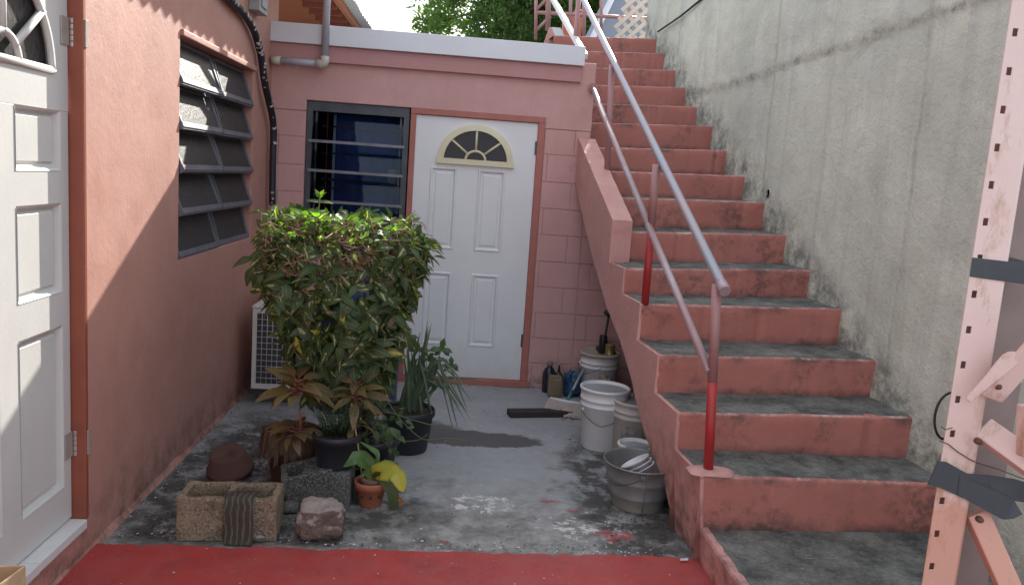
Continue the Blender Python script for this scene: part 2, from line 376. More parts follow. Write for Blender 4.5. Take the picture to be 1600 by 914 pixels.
M['blue_bag'] = plain('blue_plastic_bag', (.025, .075, .15), .35, scale=20)
M['sack'] = plain('beige_sack', (.24, .19, .15), .9, scale=20)
M['broom'] = plain('broom_bristles', (.46, .40, .34), .9, scale=30, bscale=200, bstr=.7)
M['broom_handle'] = plain('pale_blue_handle', (.36, .42, .46), .4)
M['teal'] = plain('teal_plastic', (.05, .19, .2), .4)
M['wood_dark'] = plain('blackened_plank', (.035, .028, .026), .85, scale=14)
M['card'] = plain('cardboard', (.46, .34, .20), .8, scale=5)
M['barrel'] = plain('blue_barrel', (.012, .03, .16), .4)
M['acwhite'] = plain('ac_white_metal', (.64, .62, .59), .45, var=.12)
M['coil'] = plain('ac_coil', (.07, .07, .085), .7, .3, scale=90)
M['bark'] = plain('bark', (.11, .085, .065), .9, scale=20, bstr=.7)
M['twig'] = plain('dry_twig', (.36, .23, .15), .85, scale=20)
M['stem_green'] = plain('green_stem', (.10, .13, .05), .6)
M['bamboo'] = plain('thin_cane', (.34, .23, .14), .6)
M['leaf_bush'] = m_leaf('dark_variegated_leaf', (.075, .115, .040), (.046, .080, .034), cream=(.42, .40, .20), split=.575)
M['leaf_bush2'] = m_leaf('plain_dark_leaf', (.072, .112, .042), (.048, .082, .036), midrib=(.12, .16, .07))
M['leaf_brown'] = m_leaf('browned_leaf', (.17, .095, .05), (.10, .06, .035), trans=.2)
M['leaf_yellow'] = m_leaf('yellow_patched_leaf', (.10, .13, .035), (.2, .2, .05), cream=(.5, .42, .08), split=.47)
M['leaf_tip'] = m_leaf('young_bright_leaf', (.12, .22, .03), (.08, .17, .03), trans=.5)
M['leaf_red'] = m_leaf('red_green_leaf', (.11, .13, .045), (.12, .085, .045), edge=(.26, .09, .05), midrib=(.26, .08, .07), trans=.2)
M['leaf_red2'] = m_leaf('bronze_leaf', (.16, .165, .055), (.11, .085, .04), edge=(.28, .11, .05), midrib=(.22, .08, .06), trans=.2)
M['leaf_orchid'] = m_leaf('fleshy_green_leaf', (.10, .19, .045), (.085, .165, .05), trans=.12, midrib=(.06, .12, .03))
M['leaf_yell'] = m_leaf('yellowing_fleshy_leaf', (.50, .42, .045), (.38, .38, .06), trans=.15, edge=(.22, .28, .05))
M['leaf_dk'] = m_leaf('drooping_dull_leaf', (.055, .085, .025), (.09, .09, .03), trans=.1)
M['leaf_orange'] = m_leaf('orange_dead_leaf', (.42, .15, .04), (.35, .12, .04), trans=.1)
M['leaf_blade'] = m_leaf('grey_green_blade', (.10, .14, .09), (.075, .11, .065), trans=.2)
M['leaf_seedling'] = m_leaf('lobed_green_leaf', (.075, .125, .045), (.055, .10, .04), trans=.3)
M['fern'] = m_leaf('ferny_green', (.045, .085, .045), (.06, .10, .05), trans=.2)
M['tree_leaf'] = m_leaf('tree_leaf', (.10, .17, .05), (.06, .115, .04), trans=.4, rough=.6)
M['litter'] = plain('dead_leaf_litter', (.07, .055, .04), .95, scale=30)
M['gravel'] = plain('grey_chips', (.10, .105, .10), .9, scale=30)
M['lattice'] = plain('cream_lattice_paint', (.62, .54, .46), .6, var=.12)
M['grey_wall'] = plain('pale_grey_render', (.24, .27, .32), .8, scale=2, var=.12)
M['meter'] = plain('grey_plastic_box', (.42, .44, .43), .5)
M['red_can'] = plain('red_orange_can', (.50, .15, .10), .5)

# ------------------------------------------------------------------ object helpers
def children(o): return [c for c in bpy.data.objects if c.parent == o]
def tag(o, label=None, cat=None, group=None, kind=None):
    if label: o['label'] = label
    if cat: o['category'] = cat
    if group: o['group'] = group
    if kind: o['kind'] = kind
    return o
def empty(name, loc, label=None, cat=None, group=None):
    o = bpy.data.objects.new(name, None); o.location = loc; o.empty_display_size = .1
    col.objects.link(o); tag(o, label, cat, group); return o
def base_of(p):
    v = Vector((0, 0, 0))
    while p: v += p.location; p = p.parent
    return v

class MB:
    """collects shapes in world coordinates, builds them as ONE mesh object"""
    def __init__(s): s.v = []; s.f = []; s.uv = {}; s.mi = []; s.sm = []
    def add(s, vs, fs, mi=0, uvs=None, smooth=False):
        o = len(s.v); s.v += [Vector(v) for v in vs]
        for f in fs:
            if uvs: s.uv[len(s.f)] = [uvs[i] for i in f]
            s.f.append([i + o for i in f]); s.mi.append(mi); s.sm.append(smooth)
        return s
    def box(s, a, b, mi=0, M_=None):
        x0, y0, z0 = a; x1, y1, z1 = b
        vs = [Vector(p) for p in ((x0, y0, z0), (x1, y0, z0), (x1, y1, z0), (x0, y1, z0), (x0, y0, z1), (x1, y0, z1), (x1, y1, z1), (x0, y1, z1))]
        if M_: vs = [M_ @ v for v in vs]
        return s.add(vs, [(0, 3, 2, 1), (4, 5, 6, 7), (0, 1, 5, 4), (1, 2, 6, 5), (2, 3, 7, 6), (3, 0, 4, 7)], mi)
    def hexa(s, bot, top, mi=0):
        n = len(bot)
        fs = [tuple(reversed(range(n))), tuple(range(n, 2 * n))] + [(i, (i + 1) % n, n + (i + 1) % n, n + i) for i in range(n)]
        return s.add(list(bot) + list(top), fs, mi)
    def tube(s, pts, r, n=10, mi=0, caps=True):
        pts = [Vector(p) for p in pts]; rs = r if isinstance(r, (list, tuple)) else [r] * len(pts)
        vs = []; up = None
        for i, p in enumerate(pts):
            t = (pts[min(i + 1, len(pts) - 1)] - pts[max(i - 1, 0)]).normalized()
            if up is None: up = t.orthogonal().normalized()
            up = (up - up.dot(t) * t); up = up.normalized() if up.length > 1e-5 else t.orthogonal().normalized()
            q = t.cross(up)
            for k in range(n):
                a = 2 * math.pi * k / n; vs.append(p + rs[i] * (math.cos(a) * up + math.sin(a) * q))
        fs = []
        for i in range(len(pts) - 1):
            for k in range(n):
                a = i * n + k; b = i * n + (k + 1) % n; fs.append((a, b, b + n, a + n))
        s.add(vs, fs, mi, smooth=True)
        if caps:
            o = len(s.v) - len(vs)
            s.f.append([o + k for k in reversed(range(n))]); s.mi.append(mi); s.sm.append(False)
            s.f.append([o + (len(pts) - 1) * n + k for k in range(n)]); s.mi.append(mi); s.sm.append(False)
        return s
    def lathe(s, c, prof, n=32, mi=0, M_=None, wob=0, rz=0):
        vs = []
        for i, (r, z) in enumerate(prof):
            for k in range(n):
                a = 2 * math.pi * k / n + rz
                rr = r * (1 + wob * math.sin(2 * a + 1))
                v = Vector((rr * math.cos(a), rr * math.sin(a), z))
                vs.append((M_ @ v if M_ else v) + Vector(c))
        fs = []
        for i in range(len(prof) - 1):
            for k in range(n):
                a = i * n + k; b = i * n + (k + 1) % n; fs.append((a, b, b + n, a + n))
        s.add(vs, fs, mi, smooth=True)
        o = len(s.v) - len(vs)
        if prof[0][0] > 1e-4: s.f.append([o + k for k in reversed(range(n))]); s.mi.append(mi); s.sm.append(False)
        if prof[-1][0] > 1e-4 : s.f.append([o + (len(prof) - 1) * n + k for k in range(n)]); s.mi.append(mi); s.sm.append(False)
        return s
    def build(s, name, mats, parent=None, bevel=0, sharp=35, origin=None, kind=None, loc=None):
        me = bpy.data.meshes.new(name)
        org = base_of(parent) if parent else (Vector(origin) if origin is not None else Vector((0, 0, 0)))
        loc = Vector((0, 0, 0))
        if parent and s.v:
            c = sum(s.v, Vector()) / len(s.v); loc = c - org
        full = org + loc
        me.from_pydata([v - full for v in s.v], [], s.f)
        mats = mats if isinstance(mats, (list, tuple)) else [mats]
        for m in mats: me.materials.append(m)
        if s.uv:
            l = me.uv_layers.new(name='UVMap')
            for fi, p in enumerate(me.polygons):
                if fi in s.uv:
                    for j, li in enumerate(p.loop_indices): l.data[li].uv = s.uv[fi][j]
        for fi, p in enumerate(me.polygons): p.material_index = s.mi[fi]; p.use_smooth = s.sm[fi]
        if bevel:
            bm = bmesh.new(); bm.from_mesh(me)
            bmesh.ops.remove_doubles(bm, verts=bm.verts, dist=1e-5)
            es = [e for e in bm.edges if len(e.link_faces) == 2 and e.calc_face_angle(0) > R_(sharp)]
            bmesh.ops.bevel(bm, geom=es, offset=bevel, segments=2, affect='EDGES', profile=.6, clamp_overlap=True)
            bm.normal_update(); bm.to_mesh(me); bm.free()
        me.update()
        o = bpy.data.objects.new(name, me); col.objects.link(o)
        if parent: o.parent = parent; o.location = loc
        else: o.location = org
        if kind: o['kind'] = kind
        return o

def cellsolid(mb, us, vs, hole, fn, t0, t1, mi=0):
    """solid plate over a u/v grid; hole(i,j) True leaves the cell open; fn(u,v,t) -> point"""
    nu, nv = len(us) - 1, len(vs) - 1
    F = [[0 if hole(i, j) else 1 for j in range(nv)] for i in range(nu)]
    idx = {}; V = []; Fs = []
    def vid(i, j, k):
        key = (i, j, k)
        if key not in idx: idx[key] = len(V); V.append(fn(us[i], vs[j], (t0, t1)[k]))
        return idx[key]
    g_ = lambda i, j: 0 <= i < nu and 0 <= j < nv and F[i][j]
    for i in range(nu):
        for j in range(nv):
            if not F[i][j]: continue
            Fs.append((vid(i, j, 0), vid(i + 1, j, 0), vid(i + 1, j + 1, 0), vid(i, j + 1, 0)))
            Fs.append((vid(i, j, 1), vid(i, j + 1, 1), vid(i + 1, j + 1, 1), vid(i + 1, j, 1)))
            if not g_(i - 1, j): Fs.append((vid(i, j, 0), vid(i, j + 1, 0), vid(i, j + 1, 1), vid(i, j, 1)))
            if not g_(i + 1, j): Fs.append((vid(i + 1, j, 0), vid(i + 1, j, 1), vid(i + 1, j + 1, 1), vid(i + 1, j + 1, 0)))
            if not g_(i, j - 1): Fs.append((vid(i, j, 0), vid(i, j, 1), vid(i + 1, j, 1), vid(i + 1, j, 0)))
            if not g_(i, j + 1): Fs.append((vid(i, j + 1, 0), vid(i + 1, j + 1, 0), vid(i + 1, j + 1, 1), vid(i, j + 1, 1)))
    mb.add(V, Fs, mi)
    return mb
def fix_normals(o):
    bm = bmesh.new(); bm.from_mesh(o.data); bmesh.ops.recalc_face_normals(bm, faces=bm.faces); bm.to_mesh(o.data); bm.free()
def nz(x, y=0, z=0, s=1): return mnoise.noise(Vector((x * s, y * s, z * s)))

# ------------------------------------------------------------------ THE SETTING: ground
def sheet(name, xs, ys, zf, m, kind='structure'):
    mb = MB(); vs = [(x, y, zf(x, y)) for y in ys for x in xs]; n = len(xs)
    mb.add(vs, [(j * n + i, j * n + i + 1, (j + 1) * n + i + 1, (j + 1) * n + i) for j in range(len(ys) - 1) for i in range(n - 1)], smooth=True)
    return mb.build(name, m, kind=kind)
xs = [-60, -20, -6] + [-2 + .08 * i for i in range(51)] + [6, 20, 60]
ys = [-60, -10, 1] + [2.9 + .08 * i for i in range(42)] + [8, 12, 25, 80]
sheet('ground', xs, ys, lambda x, y: .004 * nz(x, y, 0, 3) if -1.9 < x < 1.9 and 3 < y < 6.2 else -.003, M['ground'])
# red painted floor, ragged far edge
mb = MB(); n = 260; vs = []
for i in range(n + 1):
    x = -1.43 + (2.72) * i / n
    yy = 3.275 + .03 * (x + .1) + .018 * nz(x * 5, 3) + .016 * nz(x * 19, 9) + .010 * nz(x * 47, 4)
    vs += [(x, -4, .010), (x, 2.6, .010), (x, yy, .011), (x, yy + .004, -.01)]
mb.add(vs, [(4 * i + k, 4 * i + 4 + k, 4 * i + 5 + k, 4 * i + 1 + k) for i in range(n) for k in range(3)])
mb.build('red_floor', M['red_floor'], kind='structure')
# upper yard behind the stairs, plus a hidden box added to stop sunlight leaking underneath
mb = MB(); mb.box((.1, 9.1, -.5), (14, 60, 2.9)); mb.box((.76, 8.5, -.5), (3.2, 9.11, 2.86)); mb.build('upper_yard_with_sun_block', M['ground'], kind='structure')

# ------------------------------------------------------------------ LEFT HOUSE
XW = -1.42; XD = -1.47
house = empty('salmon_house', (XW, 4.0, 0), 'salmon plastered house along the left with white panelled door and top-hung window', 'house')
WY0, WY1, WZ0, WZ1 = 4.20, 5.62, 1.09, 2.205
ysb = [0.2, 2.35, 3.175, WY0, WY1, 6.12, 6.30]; zsb = [0, .155, WZ0, WZ1, 3.4]
DY0, DTOP = 2.35, 2.32
zsb = [0, .155, WZ0, WZ1, DTOP, 3.4]
def hole(i, j):
    if i == 1 and 1 <= j <= 3: return True
    if i == 3 and j == 2: return True
    return False
mb = MB(); cellsolid(mb, ysb, zsb, hole, lambda u, v, t: Vector((t, u, v)), XW - .22, XW)
o = mb.build('wall', M['pink'], house, bevel=.008)
# splayed foot of plaster where the wall meets the floor
mb = MB(); n = 60; vs = []
for i in range(n + 1):
    y = 1.5 + 4.6 * i / n; a = .006 + .016 * max(0, nz(y * 3, 1) + .2) + .01 * nz(y * 17, 2); h = .012 + .03 * max(0, nz(y * 4, 5))
    vs += [(XW + .001, y, max(h, .008) + .012), (XW + .003 + max(a, 0) * .4, y, max(h, .008)), (XW + a + .01, y, -.004)]
mb.add(vs, [(3 * i + k, 3 * i + 3 + k, 3 * i + 4 + k, 3 * i + 1 + k) for i in range(n) for k in range(2)], smooth=True)
mb.build('plaster_foot', M['pink'], house)
# jamb
mb = MB(); mb.box((XD - .05, 3.155, .155), (XW + .004, 3.178, 2.32)); mb.build('door_jamb', M['jamb'], house, bevel=.004)
# threshold
mb = MB(); mb.box((XD - .12, 2.36, .12), (XW + .012, 2.78, .158)); mb.build('threshold', M['white'], house, bevel=.004)
mb = MB(); mb.box((XD - .12, 2.783, .12), (XW + .010, 3.150, .157)); mb.build('threshold', M['white'], house, bevel=.004)
# door, seen from outside: face at x = XD
door = bpy.data.objects.new('door', None)
DZ0 = .165
dy0, dy1 = 2.37, 3.150
PY = [(2.44, 2.66), (2.785, 3.085)]
PZ = [(.315, .955), (1.085, 1.415), (1.535, 1.75)]
us = [dy0, PY[0][0], PY[0][1], PY[1][0], PY[1][1], dy1]; vsd = [DZ0, PZ[0][0], PZ[0][1], PZ[1][0], PZ[1][1], PZ[2][0], PZ[2][1], 2.31]
mb = MB()
FC = (2.722, 1.885); FR = .315    # half round light at the door's head
def dh(i, j): return i in (1, 3) and j in (1, 3, 5)
# stiles and rails, with the area of the fan left to a finer patch
cellsolid(mb, us, vsd[:7] , lambda i, j: dh(i, j), lambda u, v, t: Vector((t, u, v)), XD - .04, XD)
leafo = mb.build('door', M['white_house'], house, bevel=.003); door = leafo
# top of the door: plate with the half round cut out
mb = MB(); n = 36; ring = []
zt0, zt1 = 1.75, 2.31
arc = [(FC[0] - FR * math.cos(math.pi * i / n), FC[1] + FR * math.sin(math.pi * i / n)) for i in range(n + 1)]
outer = []
for (u, v) in arc:
    du, dv = u - FC[0], v - FC[1]; k = 9e9
    if du < -1e-6: k = min(k, (dy0 - FC[0]) / du)
    if du > 1e-6: k = min(k, (dy1 - FC[0]) / du)
    if dv > 1e-6: k = min(k, (zt1 - FC[1]) / dv)
    outer.append((FC[0] + du * k, FC[1] + dv * k))
for q in range(n):
    a, b, c, d = arc[q], arc[q + 1], outer[q + 1], outer[q]
    quad = [a, b, c, d]
    mb.add([(XD - .04, *p) for p in quad] + [(XD, *p) for p in quad], [(4, 5, 6, 7), (0, 3, 2, 1), (0, 1, 5, 4)])
mb.add([(XD - .0, dy0, zt0 + .001), (XD, dy1, zt0 + .001), (XD, dy1, FC[1]), (XD, dy0, FC[1])], [(0, 1, 2, 3)])
mb.add([(XD - .0, dy0, zt1), (XD, dy0, zt1 - .001), (XD, dy0 + .01, zt1)], [(0, 1, 2)])
mb.build('door_head', M['white_house'], house)
for (a, b) in PY:
    for (c, d) in PZ:
        mb = MB()
        # raised and fielded panel: sunk edge, sloped border, flat field
        def ringp(e, x): return [(x, a + e, c + e), (x, b - e, c + e), (x, b - e, d - e), (x, a + e, d - e)]
        L_ = [ringp(0, XD + .003), ringp(.008, XD - .003), ringp(.013, XD - .020), ringp(.022, XD - .022), ringp(.032, XD - .013)]
        vs = [p for r in L_ for p in r]
        fs = [(4 * r + k, 4 * r + (k + 1) % 4, 4 * r + 4 + (k + 1) % 4, 4 * r + 4 + k) for r in range(4) for k in range(4)] + [(16, 17, 18, 19)]
        mb.add(vs, fs); mb.build('panel', M['white_house'], door)
# the light: glass, sunburst bars, rim
mb = MB(); cpt = (XD - .02, FC[0], FC[1]); mb.add([cpt] + [(XD - .02, *p) for p in arc], [(0, i + 1, i + 2) for i in range(n)]); mb.build('glass_pane', M['frost'], door)
mb = MB()
mb.tube([(XD + .002, FC[0] - (FR - .01) * math.cos(math.pi * i / n), FC[1] + (FR - .01) * math.sin(math.pi * i / n)) for i in range(n + 1)], .014, 6)
mb.tube([(XD + .002, FC[0] - FR, FC[1] + .004), (XD + .002, FC[0] + FR, FC[1] + .004)], .014, 6)
mb.tube([(XD + .002, FC[0] - .09 * math.cos(math.pi * i / 12), FC[1] + .09 * math.sin(math.pi * i / 12)) for i in range(13)], .013, 6)
mb.build('light_rim', M['white_house'], door)
for a in (38, 90, 142):
    ca, sa = math.cos(R_(a)), math.sin(R_(a)); mb = MB()
    mb.tube([(XD + .001, FC[0] + .08 * ca, FC[1] + .08 * sa), (XD + .001, FC[0] + FR * ca, FC[1] + FR * sa)], .014, 6)
    mb.build('glazing_bar', M['white_house'], door)
for zc in (2.04, .47):
    mb = MB(); mb.box((XD + .001, 3.095, zc - .05), (XD + .006, 3.150, zc + .05))
    for q in range(5): mb.tube([(XD + .012, 3.160, zc - .052 + .021 * q), (XD + .012, 3.160, zc - .034 + .021 * q)], .0085, 10)
    mb.box((XD + .0165, 3.166, zc - .05), (XW + .009, 3.186, zc + .05))
    mb.build('hinge', M['hinge'], door, bevel=.001)

# window: ten top-hung sashes, two columns of five
win = MB().box((XW - .125, WY0, WZ0), (XW - .10, WY1, WZ0 + .03)).box((XW - .125, WY0, WZ1 - .03), (XW - .10, WY1, WZ1)).box((XW - .125, WY0, WZ0 + .03), (XW - .10, WY0 + .03, WZ1 - .03)).box((XW - .125, WY1 - .03, WZ0 + .03), (XW - .10, WY1, WZ1 - .03)).box((XW - .124, 4.885, WZ0 + .03), (XW - .085, 4.925, WZ1 - .03))
wino = win.build('window', M['alu'], house)
mb = MB().box((XW - .205, WY0 + .002, WZ0 + .002), (XW - .2, WY1 - .002, WZ1 - .002)); mb.build('window_backing', M['interior'], house)  # plain dark plate closing the opening behind the sashes
nr = 5; rh = (WZ1 - WZ0 - .02) / nr
for c_, (a, b) in enumerate(((WY0 + .006, 4.885), (4.925, WY1 - .006))):
    for r_ in range(nr):
        zt = WZ1 - .012 - rh * r_; ln = rh + .012
        tilt = R_((20, 21, 22, 22, 17)[r_] + (-2 if c_ else 0) + random.uniform(-.8, .8))
        def T(u, v, w):   # u along the wall, v down the sash, w out of it
            return Vector((XW - .075 + v * math.sin(tilt) + w * math.cos(tilt), u, zt - v * math.cos(tilt) + w * math.sin(tilt)))
        def bar(mb, u0, u1, v0, v1, w0, w1):
            p = [(u0, v0), (u1, v0), (u1, v1), (u0, v1)]
            mb.hexa([T(u, v, w0) for u, v in p], [T(u, v, w1) for u, v in p])
        mb = MB(); e = .022
        bar(mb, a, b, 0, e, -.01, .012); bar(mb, a, b, ln - e * 1.3, ln, -.01, .014)
        bar(mb, a, a + e, e, ln - e * 1.3, -.01, .011); bar(mb, b - e, b, e, ln - e * 1.3, -.01, .011)
        bar(mb, a - .002, b + .002, ln, ln + .008, -.016, .006)
        sa_ = mb.build('sash', M['alu'], house); fix_normals(sa_)
        mb = MB(); bar(mb, a + e - .004, b - e + .004, e - .004, ln - e * 1.3 + .004, -.003, .002); p_ = mb.build('pane', M['frost'], sa_); fix_normals(p_)
# head ledge and sill of the window
mb = MB().box((XW - .08, WY0 + .003, WZ1 - .002), (XW + .015, WY1 + .02, WZ1 + .03)); mb.build('window_head', M['pink'], house, bevel=.006)
# eave: soffit, fascia and the corrugated sheet over it, running along the house
mb = MB().box((-1.44, .3, 3.02), (-1.14, 12, 3.05)); mb.build('soffit', M['orange_dark'], house)
mb = MB().box((-2.7, 6.32, 2.985), (-1.445, 8.99, 3.01)); mb.build('soffit', M['orange'], house)
mb = MB().box((-1.14, .3, 2.955), (-1.10, 12, 3.13)); mb.build('fascia', M['orange'], house)
mb = MB(); n = 460; vs = []
for i in range(n + 1):
    y = .3 + 11.7 * i / n; dz = .018 * math.sin(y * 2 * math.pi / .13)
    vs += [(-.985 + .012 * nz(y * 2), y, 3.005 + dz), (-2.6, y, 3.36 + dz), (-.985 + .012 * nz(y * 2), y, 3.011 + dz), (-2.6, y, 3.366 + dz)]
mb.add(vs, [(4 * i, 4 * i + 1, 4 * i + 5, 4 * i + 4) for i in range(n)] + [(4 * i + 2, 4 * i + 6, 4 * i + 7, 4 * i + 3) for i in range(n)] + [(4 * i, 4 * i + 4, 4 * i + 6, 4 * i + 2) for i in range(n)], smooth=True)
mb.build('roof_sheet', M['roof_white'], house)
for k_ in range(18):
    y = 6.6 + k_ * .3; mb = MB().box((-1.43, y, 2.93), (-1.145, y + .05, 3.018)); mb.build('rafter_end', M['orange_dark'], house)

# orange wing of the neighbour's house behind
wing = empty('orange_house', (-2.2, 9.2, 0), 'orange plastered house wall rising behind the white fascia board', 'house')
mb = MB().box((-6, 9.0, 0), (-1.43, 9.2, 3.3)); mb.build('wall', M['orange'], wing)
mb = MB().box((-1.75, 8.96, 2.9), (-1.6, 8.998, 3.12)); mb.build('bracket', M['orange_dark'], wing, bevel=.004)

# meter box
mb = MB(); p = at_x(396, 6, XW); mb.box((XW + .001, p.y - .12, p.z - .06), (XW + .07, p.y + .1, p.z + .22)); mb.box((XW + .071, p.y - .08, p.z - .03), (XW + .08, p.y + .06, p.z + .17))
o = mb.build('junction_box', M['meter'], bevel=.006); tag(o, 'small grey electrical box high on the salmon wall beside the black hose', 'junction box')
# black hose down the corner
pts = [at_x(340, -25, -1.385), at_x(362, 3, -1.385), at_x(384, 24, -1.385), at_x(398, 50, -1.385), at_x(408, 85, -1.385), at_x(413, 130, -1.375), Vector((-1.37, 6.02, 1.9)), Vector((-1.375, 6.03, 1.6)), Vector((-1.37, 6.03, 1.3))]
fine = []
for i in range(len(pts) - 1):
    for k_ in range(6):
        q = k_ / 6; fine.append(pts[i].lerp(pts[i + 1], q) + Vector((0, .004 * nz(i + q, 3), .003 * nz(i + q, 7))))
fine.append(pts[-1])
for _ in range(4): fine = [fine[0]] + [(fine[i - 1] + fine[i] * 2 + fine[i + 1]) / 4 for i in range(1, len(fine) - 1)] + [fine[-1]]
hose = empty('black_hose', fine[-1], 'thick black hose spotted with old paint running down the corner beside the window', 'hose')
MB().tube(fine, .024, 12).build('tube', M['black_hose'], hose)
mb = MB()
for _ in range(110):
    i = min(int(abs(random.gauss(0, .45)) * len(fine)) + 2, len(fine) - 1); p = fine[i].lerp(fine[i - 1], random.random())
    a = random.uniform(-2.4, .3); v = Vector((math.cos(a) * .5 + .4, math.sin(a), random.uniform(-.3, .3))).normalized()
    c = p + v * .0225; rr = random.uniform(.005, .018); e1 = v.orthogonal().normalized(); e2 = v.cross(e1)
    mb.add([c + v * .003] + [c + rr * random.uniform(.6, 1.3) * (math.cos(q) * e1 + math.sin(q) * e2) for q in (0, .9, 1.8, 2.7, 3.6, 4.5, 5.4)], [(0, j + 1, (j + 1) % 7 + 1) for j in range(7)])
mb.build('paint_spots', M['paint_blot'], hose, kind='stuff')
o = MB().tube([(-1.375, 6.06, 1.34), (-1.375, 6.06, .5)], .016, 10).build('waste_pipe', M['white_frame']); tag(o, 'thin white pipe standing in the corner below the black hose', 'pipe')

# ------------------------------------------------------------------ ANNEX
YB = 6.12
ann = empty('storage_annex', (-.25, YB, 0), 'low pink concrete block annex with white fascia, louvred window and white door', 'building')
WX0, WX1, WZb = -1.163, -.405, .98
DX0, DX1 = -.402, .605
ZT = 2.075
mb = MB(); xsb = [-1.46, WX0, WX1, DX0 - .0, DX1, .86]
# smooth rendered band over the openings, pier at the right end and apron under the window
us = [-1.46, WX0, -.404, DX1, .955]; vs_ = [0, WZb, 2.0, 2.078, 2.50]
cellsolid(mb, us, vs_, lambda i, j: (i in (1, ) and j in (1, 2)) or (i == 2 and j < 3) or (i in (0, 3) and j < 2), lambda u, v, t: Vector((u, t, v)), YB, YB + .2)
o = mb.build('wall', M['pink_annex'], ann, bevel=.005)
# backing of the block courses and the blocks themselves
for a_, b_ in ((-1.46, WX0 - .002), (DX1 + .002, .955)): MB().box((a_, YB + .009, 0), (b_, YB + .19, 1.998)).build('mortar_bed', M['pink_annex'], ann)
def block(x0, x1, z0, z1, y=YB):
    a = .0025
    mb = MB().box((x0 + a, y + random.uniform(-.001, .003), z0 + a), (x1 - a, y + .022, z1 - a)); return mb.build('block', M['pink_annex'], ann, bevel=.0035)
zc = [0, .20, .40, .60, .80, 1.0, 1.205, 1.405, 1.605, 1.81, 2.0]
for j in range(len(zc) - 1):
    off = (j % 2) * .2
    for (xa, xb) in ((-1.46, WX0 - .002), (DX1 + .002, .95)):
        x = -3.0 + off + .04
        while x < xb:
            a, b = max(x, xa), min(x + .4, xb)
            if b - a > .03: block(a, b, zc[j], zc[j + 1])
            x += .4
# side wall running back beside the stairs, far walls, roof
def sidex(y): return .955 - .085 * (y - YB)
mb = MB(); mb.hexa([(.75, YB + .2, 0), (sidex(YB + .2), YB + .2, 0), (sidex(9), 9, 0), (.5, 9, 0)], [(.75, YB + .2, 2.46), (sidex(YB + .2), YB + .2, 2.46), (sidex(9), 9, 2.46), (.5, 9, 2.46)])
mb.build('side_wall', M['pink_annex'], ann)
mb = MB().box((-1.52, 6.325, 0), (-1.461, 8.89, 2.46)); mb.build('side_wall', M['interior'], ann)
mb = MB().box((-1.46, 8.9, 0), (.5, 9.05, 2.46)); mb.build('rear_wall', M['interior'], ann)
mb = MB().box((-1.46, 6.325, -.01), (.7, 8.89, .02)); mb.build('inner_floor', M['interior'], ann)
mb = MB().box((-1.455, YB + .005, 2.503), (.84, 9.05, 2.585)); mb.build('roof', M['felt'], ann)
# block wall continuing under the stairs
MB().box((.9555, YB + .009, 0), (2.1, YB + .19, 1.36)).build('under_stair_wall', M['pink_annex'], ann)
for j in range(7):
    x = -3.0 + (j % 2) * .2 + .04
    while x < 1.9:
        a, b = max(x, .9505), min(x + .4, 2.0)
        if b - a > .03: block(a, b, zc[j], min(zc[j + 1], 1.36))
        x += .4
# fascia and trim
mb = MB().box((-1.46, 6.055, 2.468), (.855, 6.118, 2.606)); mb.build('fascia_board', M['white_frame'], ann, bevel=.004)
mb = MB().box((-1.46, 6.085, 2.352), (.845, 6.1185, 2.4665)); mb.build('trim_board', M['mauve'], ann, bevel=.004)
# window: dark frame, five tilted glass leaves
wf = MB()
for a, b in (((WX0 + .002, YB + .02, WZb), (WX0 + .045, YB + .13, ZT)), ((WX1 - .045, YB + .02, WZb), (WX1 - .004, YB + .13, ZT)), ((WX0 + .045, YB + .02, ZT - .07), (WX1 - .045, YB + .13, ZT)), ((WX0 + .045, YB + .02, WZb), (WX1 - .045, YB + .13, WZb + .04))): wf.box(a, b)
for a, b in (((WX0 + .06, YB + .05, WZb + .04), (WX0 + .075, YB + .10, ZT - .07)), ((WX1 - .075, YB + .05, WZb + .04), (WX1 - .06, YB + .10, ZT - .07))): wf.box(a, b)
wf.build('window_frame', M['steel_dark'], ann, bevel=.002)
zz = [2.005, 1.795, 1.58, 1.355, 1.15, .99]
for k_ in range(5):
    z1, z0 = zz[k_], zz[k_ + 1]
    a, b = WX0 + .048, WX1 - .048
    yb, yt = YB + .022 - .04, YB + .085
    zlo = z0 - .006
    mb = MB(); mb.add([(a, yb, zlo), (b, yb, zlo), (b, yt, z1), (a, yt, z1), (a, yb + .006, zlo + .001), (b, yb + .006, zlo + .001), (b, yt + .006, z1 + .001), (a, yt + .006, z1 + .001)], [(0, 1, 2, 3), (7, 6, 5, 4)])
    lv = mb.build('louvre', M['glass'], ann)
    mb = MB().box((a - .02, yb - .008, zlo - .012), (b + .02, yb + .012, zlo + .008)); mb.build('louvre_rail', M['alu'], lv)
for k_, z in enumerate((1.90, 1.70, 1.50, 1.44, 1.25)): MB().box((WX0 + .1, YB + .12, z), (WX1 - .06, YB + .135, z + (.012, .012, .02, .012, .012)[k_])).build('inner_bar', M['steel_dark'], ann)
mb = MB(); n = 24
for i in range(n + 1):
    x = -.96 + .58 * i / n; y = YB + .17 + .012 * math.sin(i * 1.3)
    mb.v += [Vector((x, y, .95)), Vector((x, y, 2.0))]
mb.f = [[2 * i, 2 * i + 2, 2 * i + 3, 2 * i + 1] for i in range(n)]; mb.mi = [0] * n; mb.sm = [True] * n
bl = mb.build('blue_curtain', M['blue_board']); tag(bl, 'blue curtain hanging behind the dark louvred window', 'curtain')
mb = MB().box((-.985, YB + .15, .95), (-.965, YB + .16, 2.0)); mb.build('curtain_edge', M['white_frame'], bl)
mb = MB().lathe((-.52, YB + .145, 1.5), [(.0, 0), (.035, 0), (.045, .03), (.05, .11), (.052, .115), (.04, .11), (.0, .09)], 20)
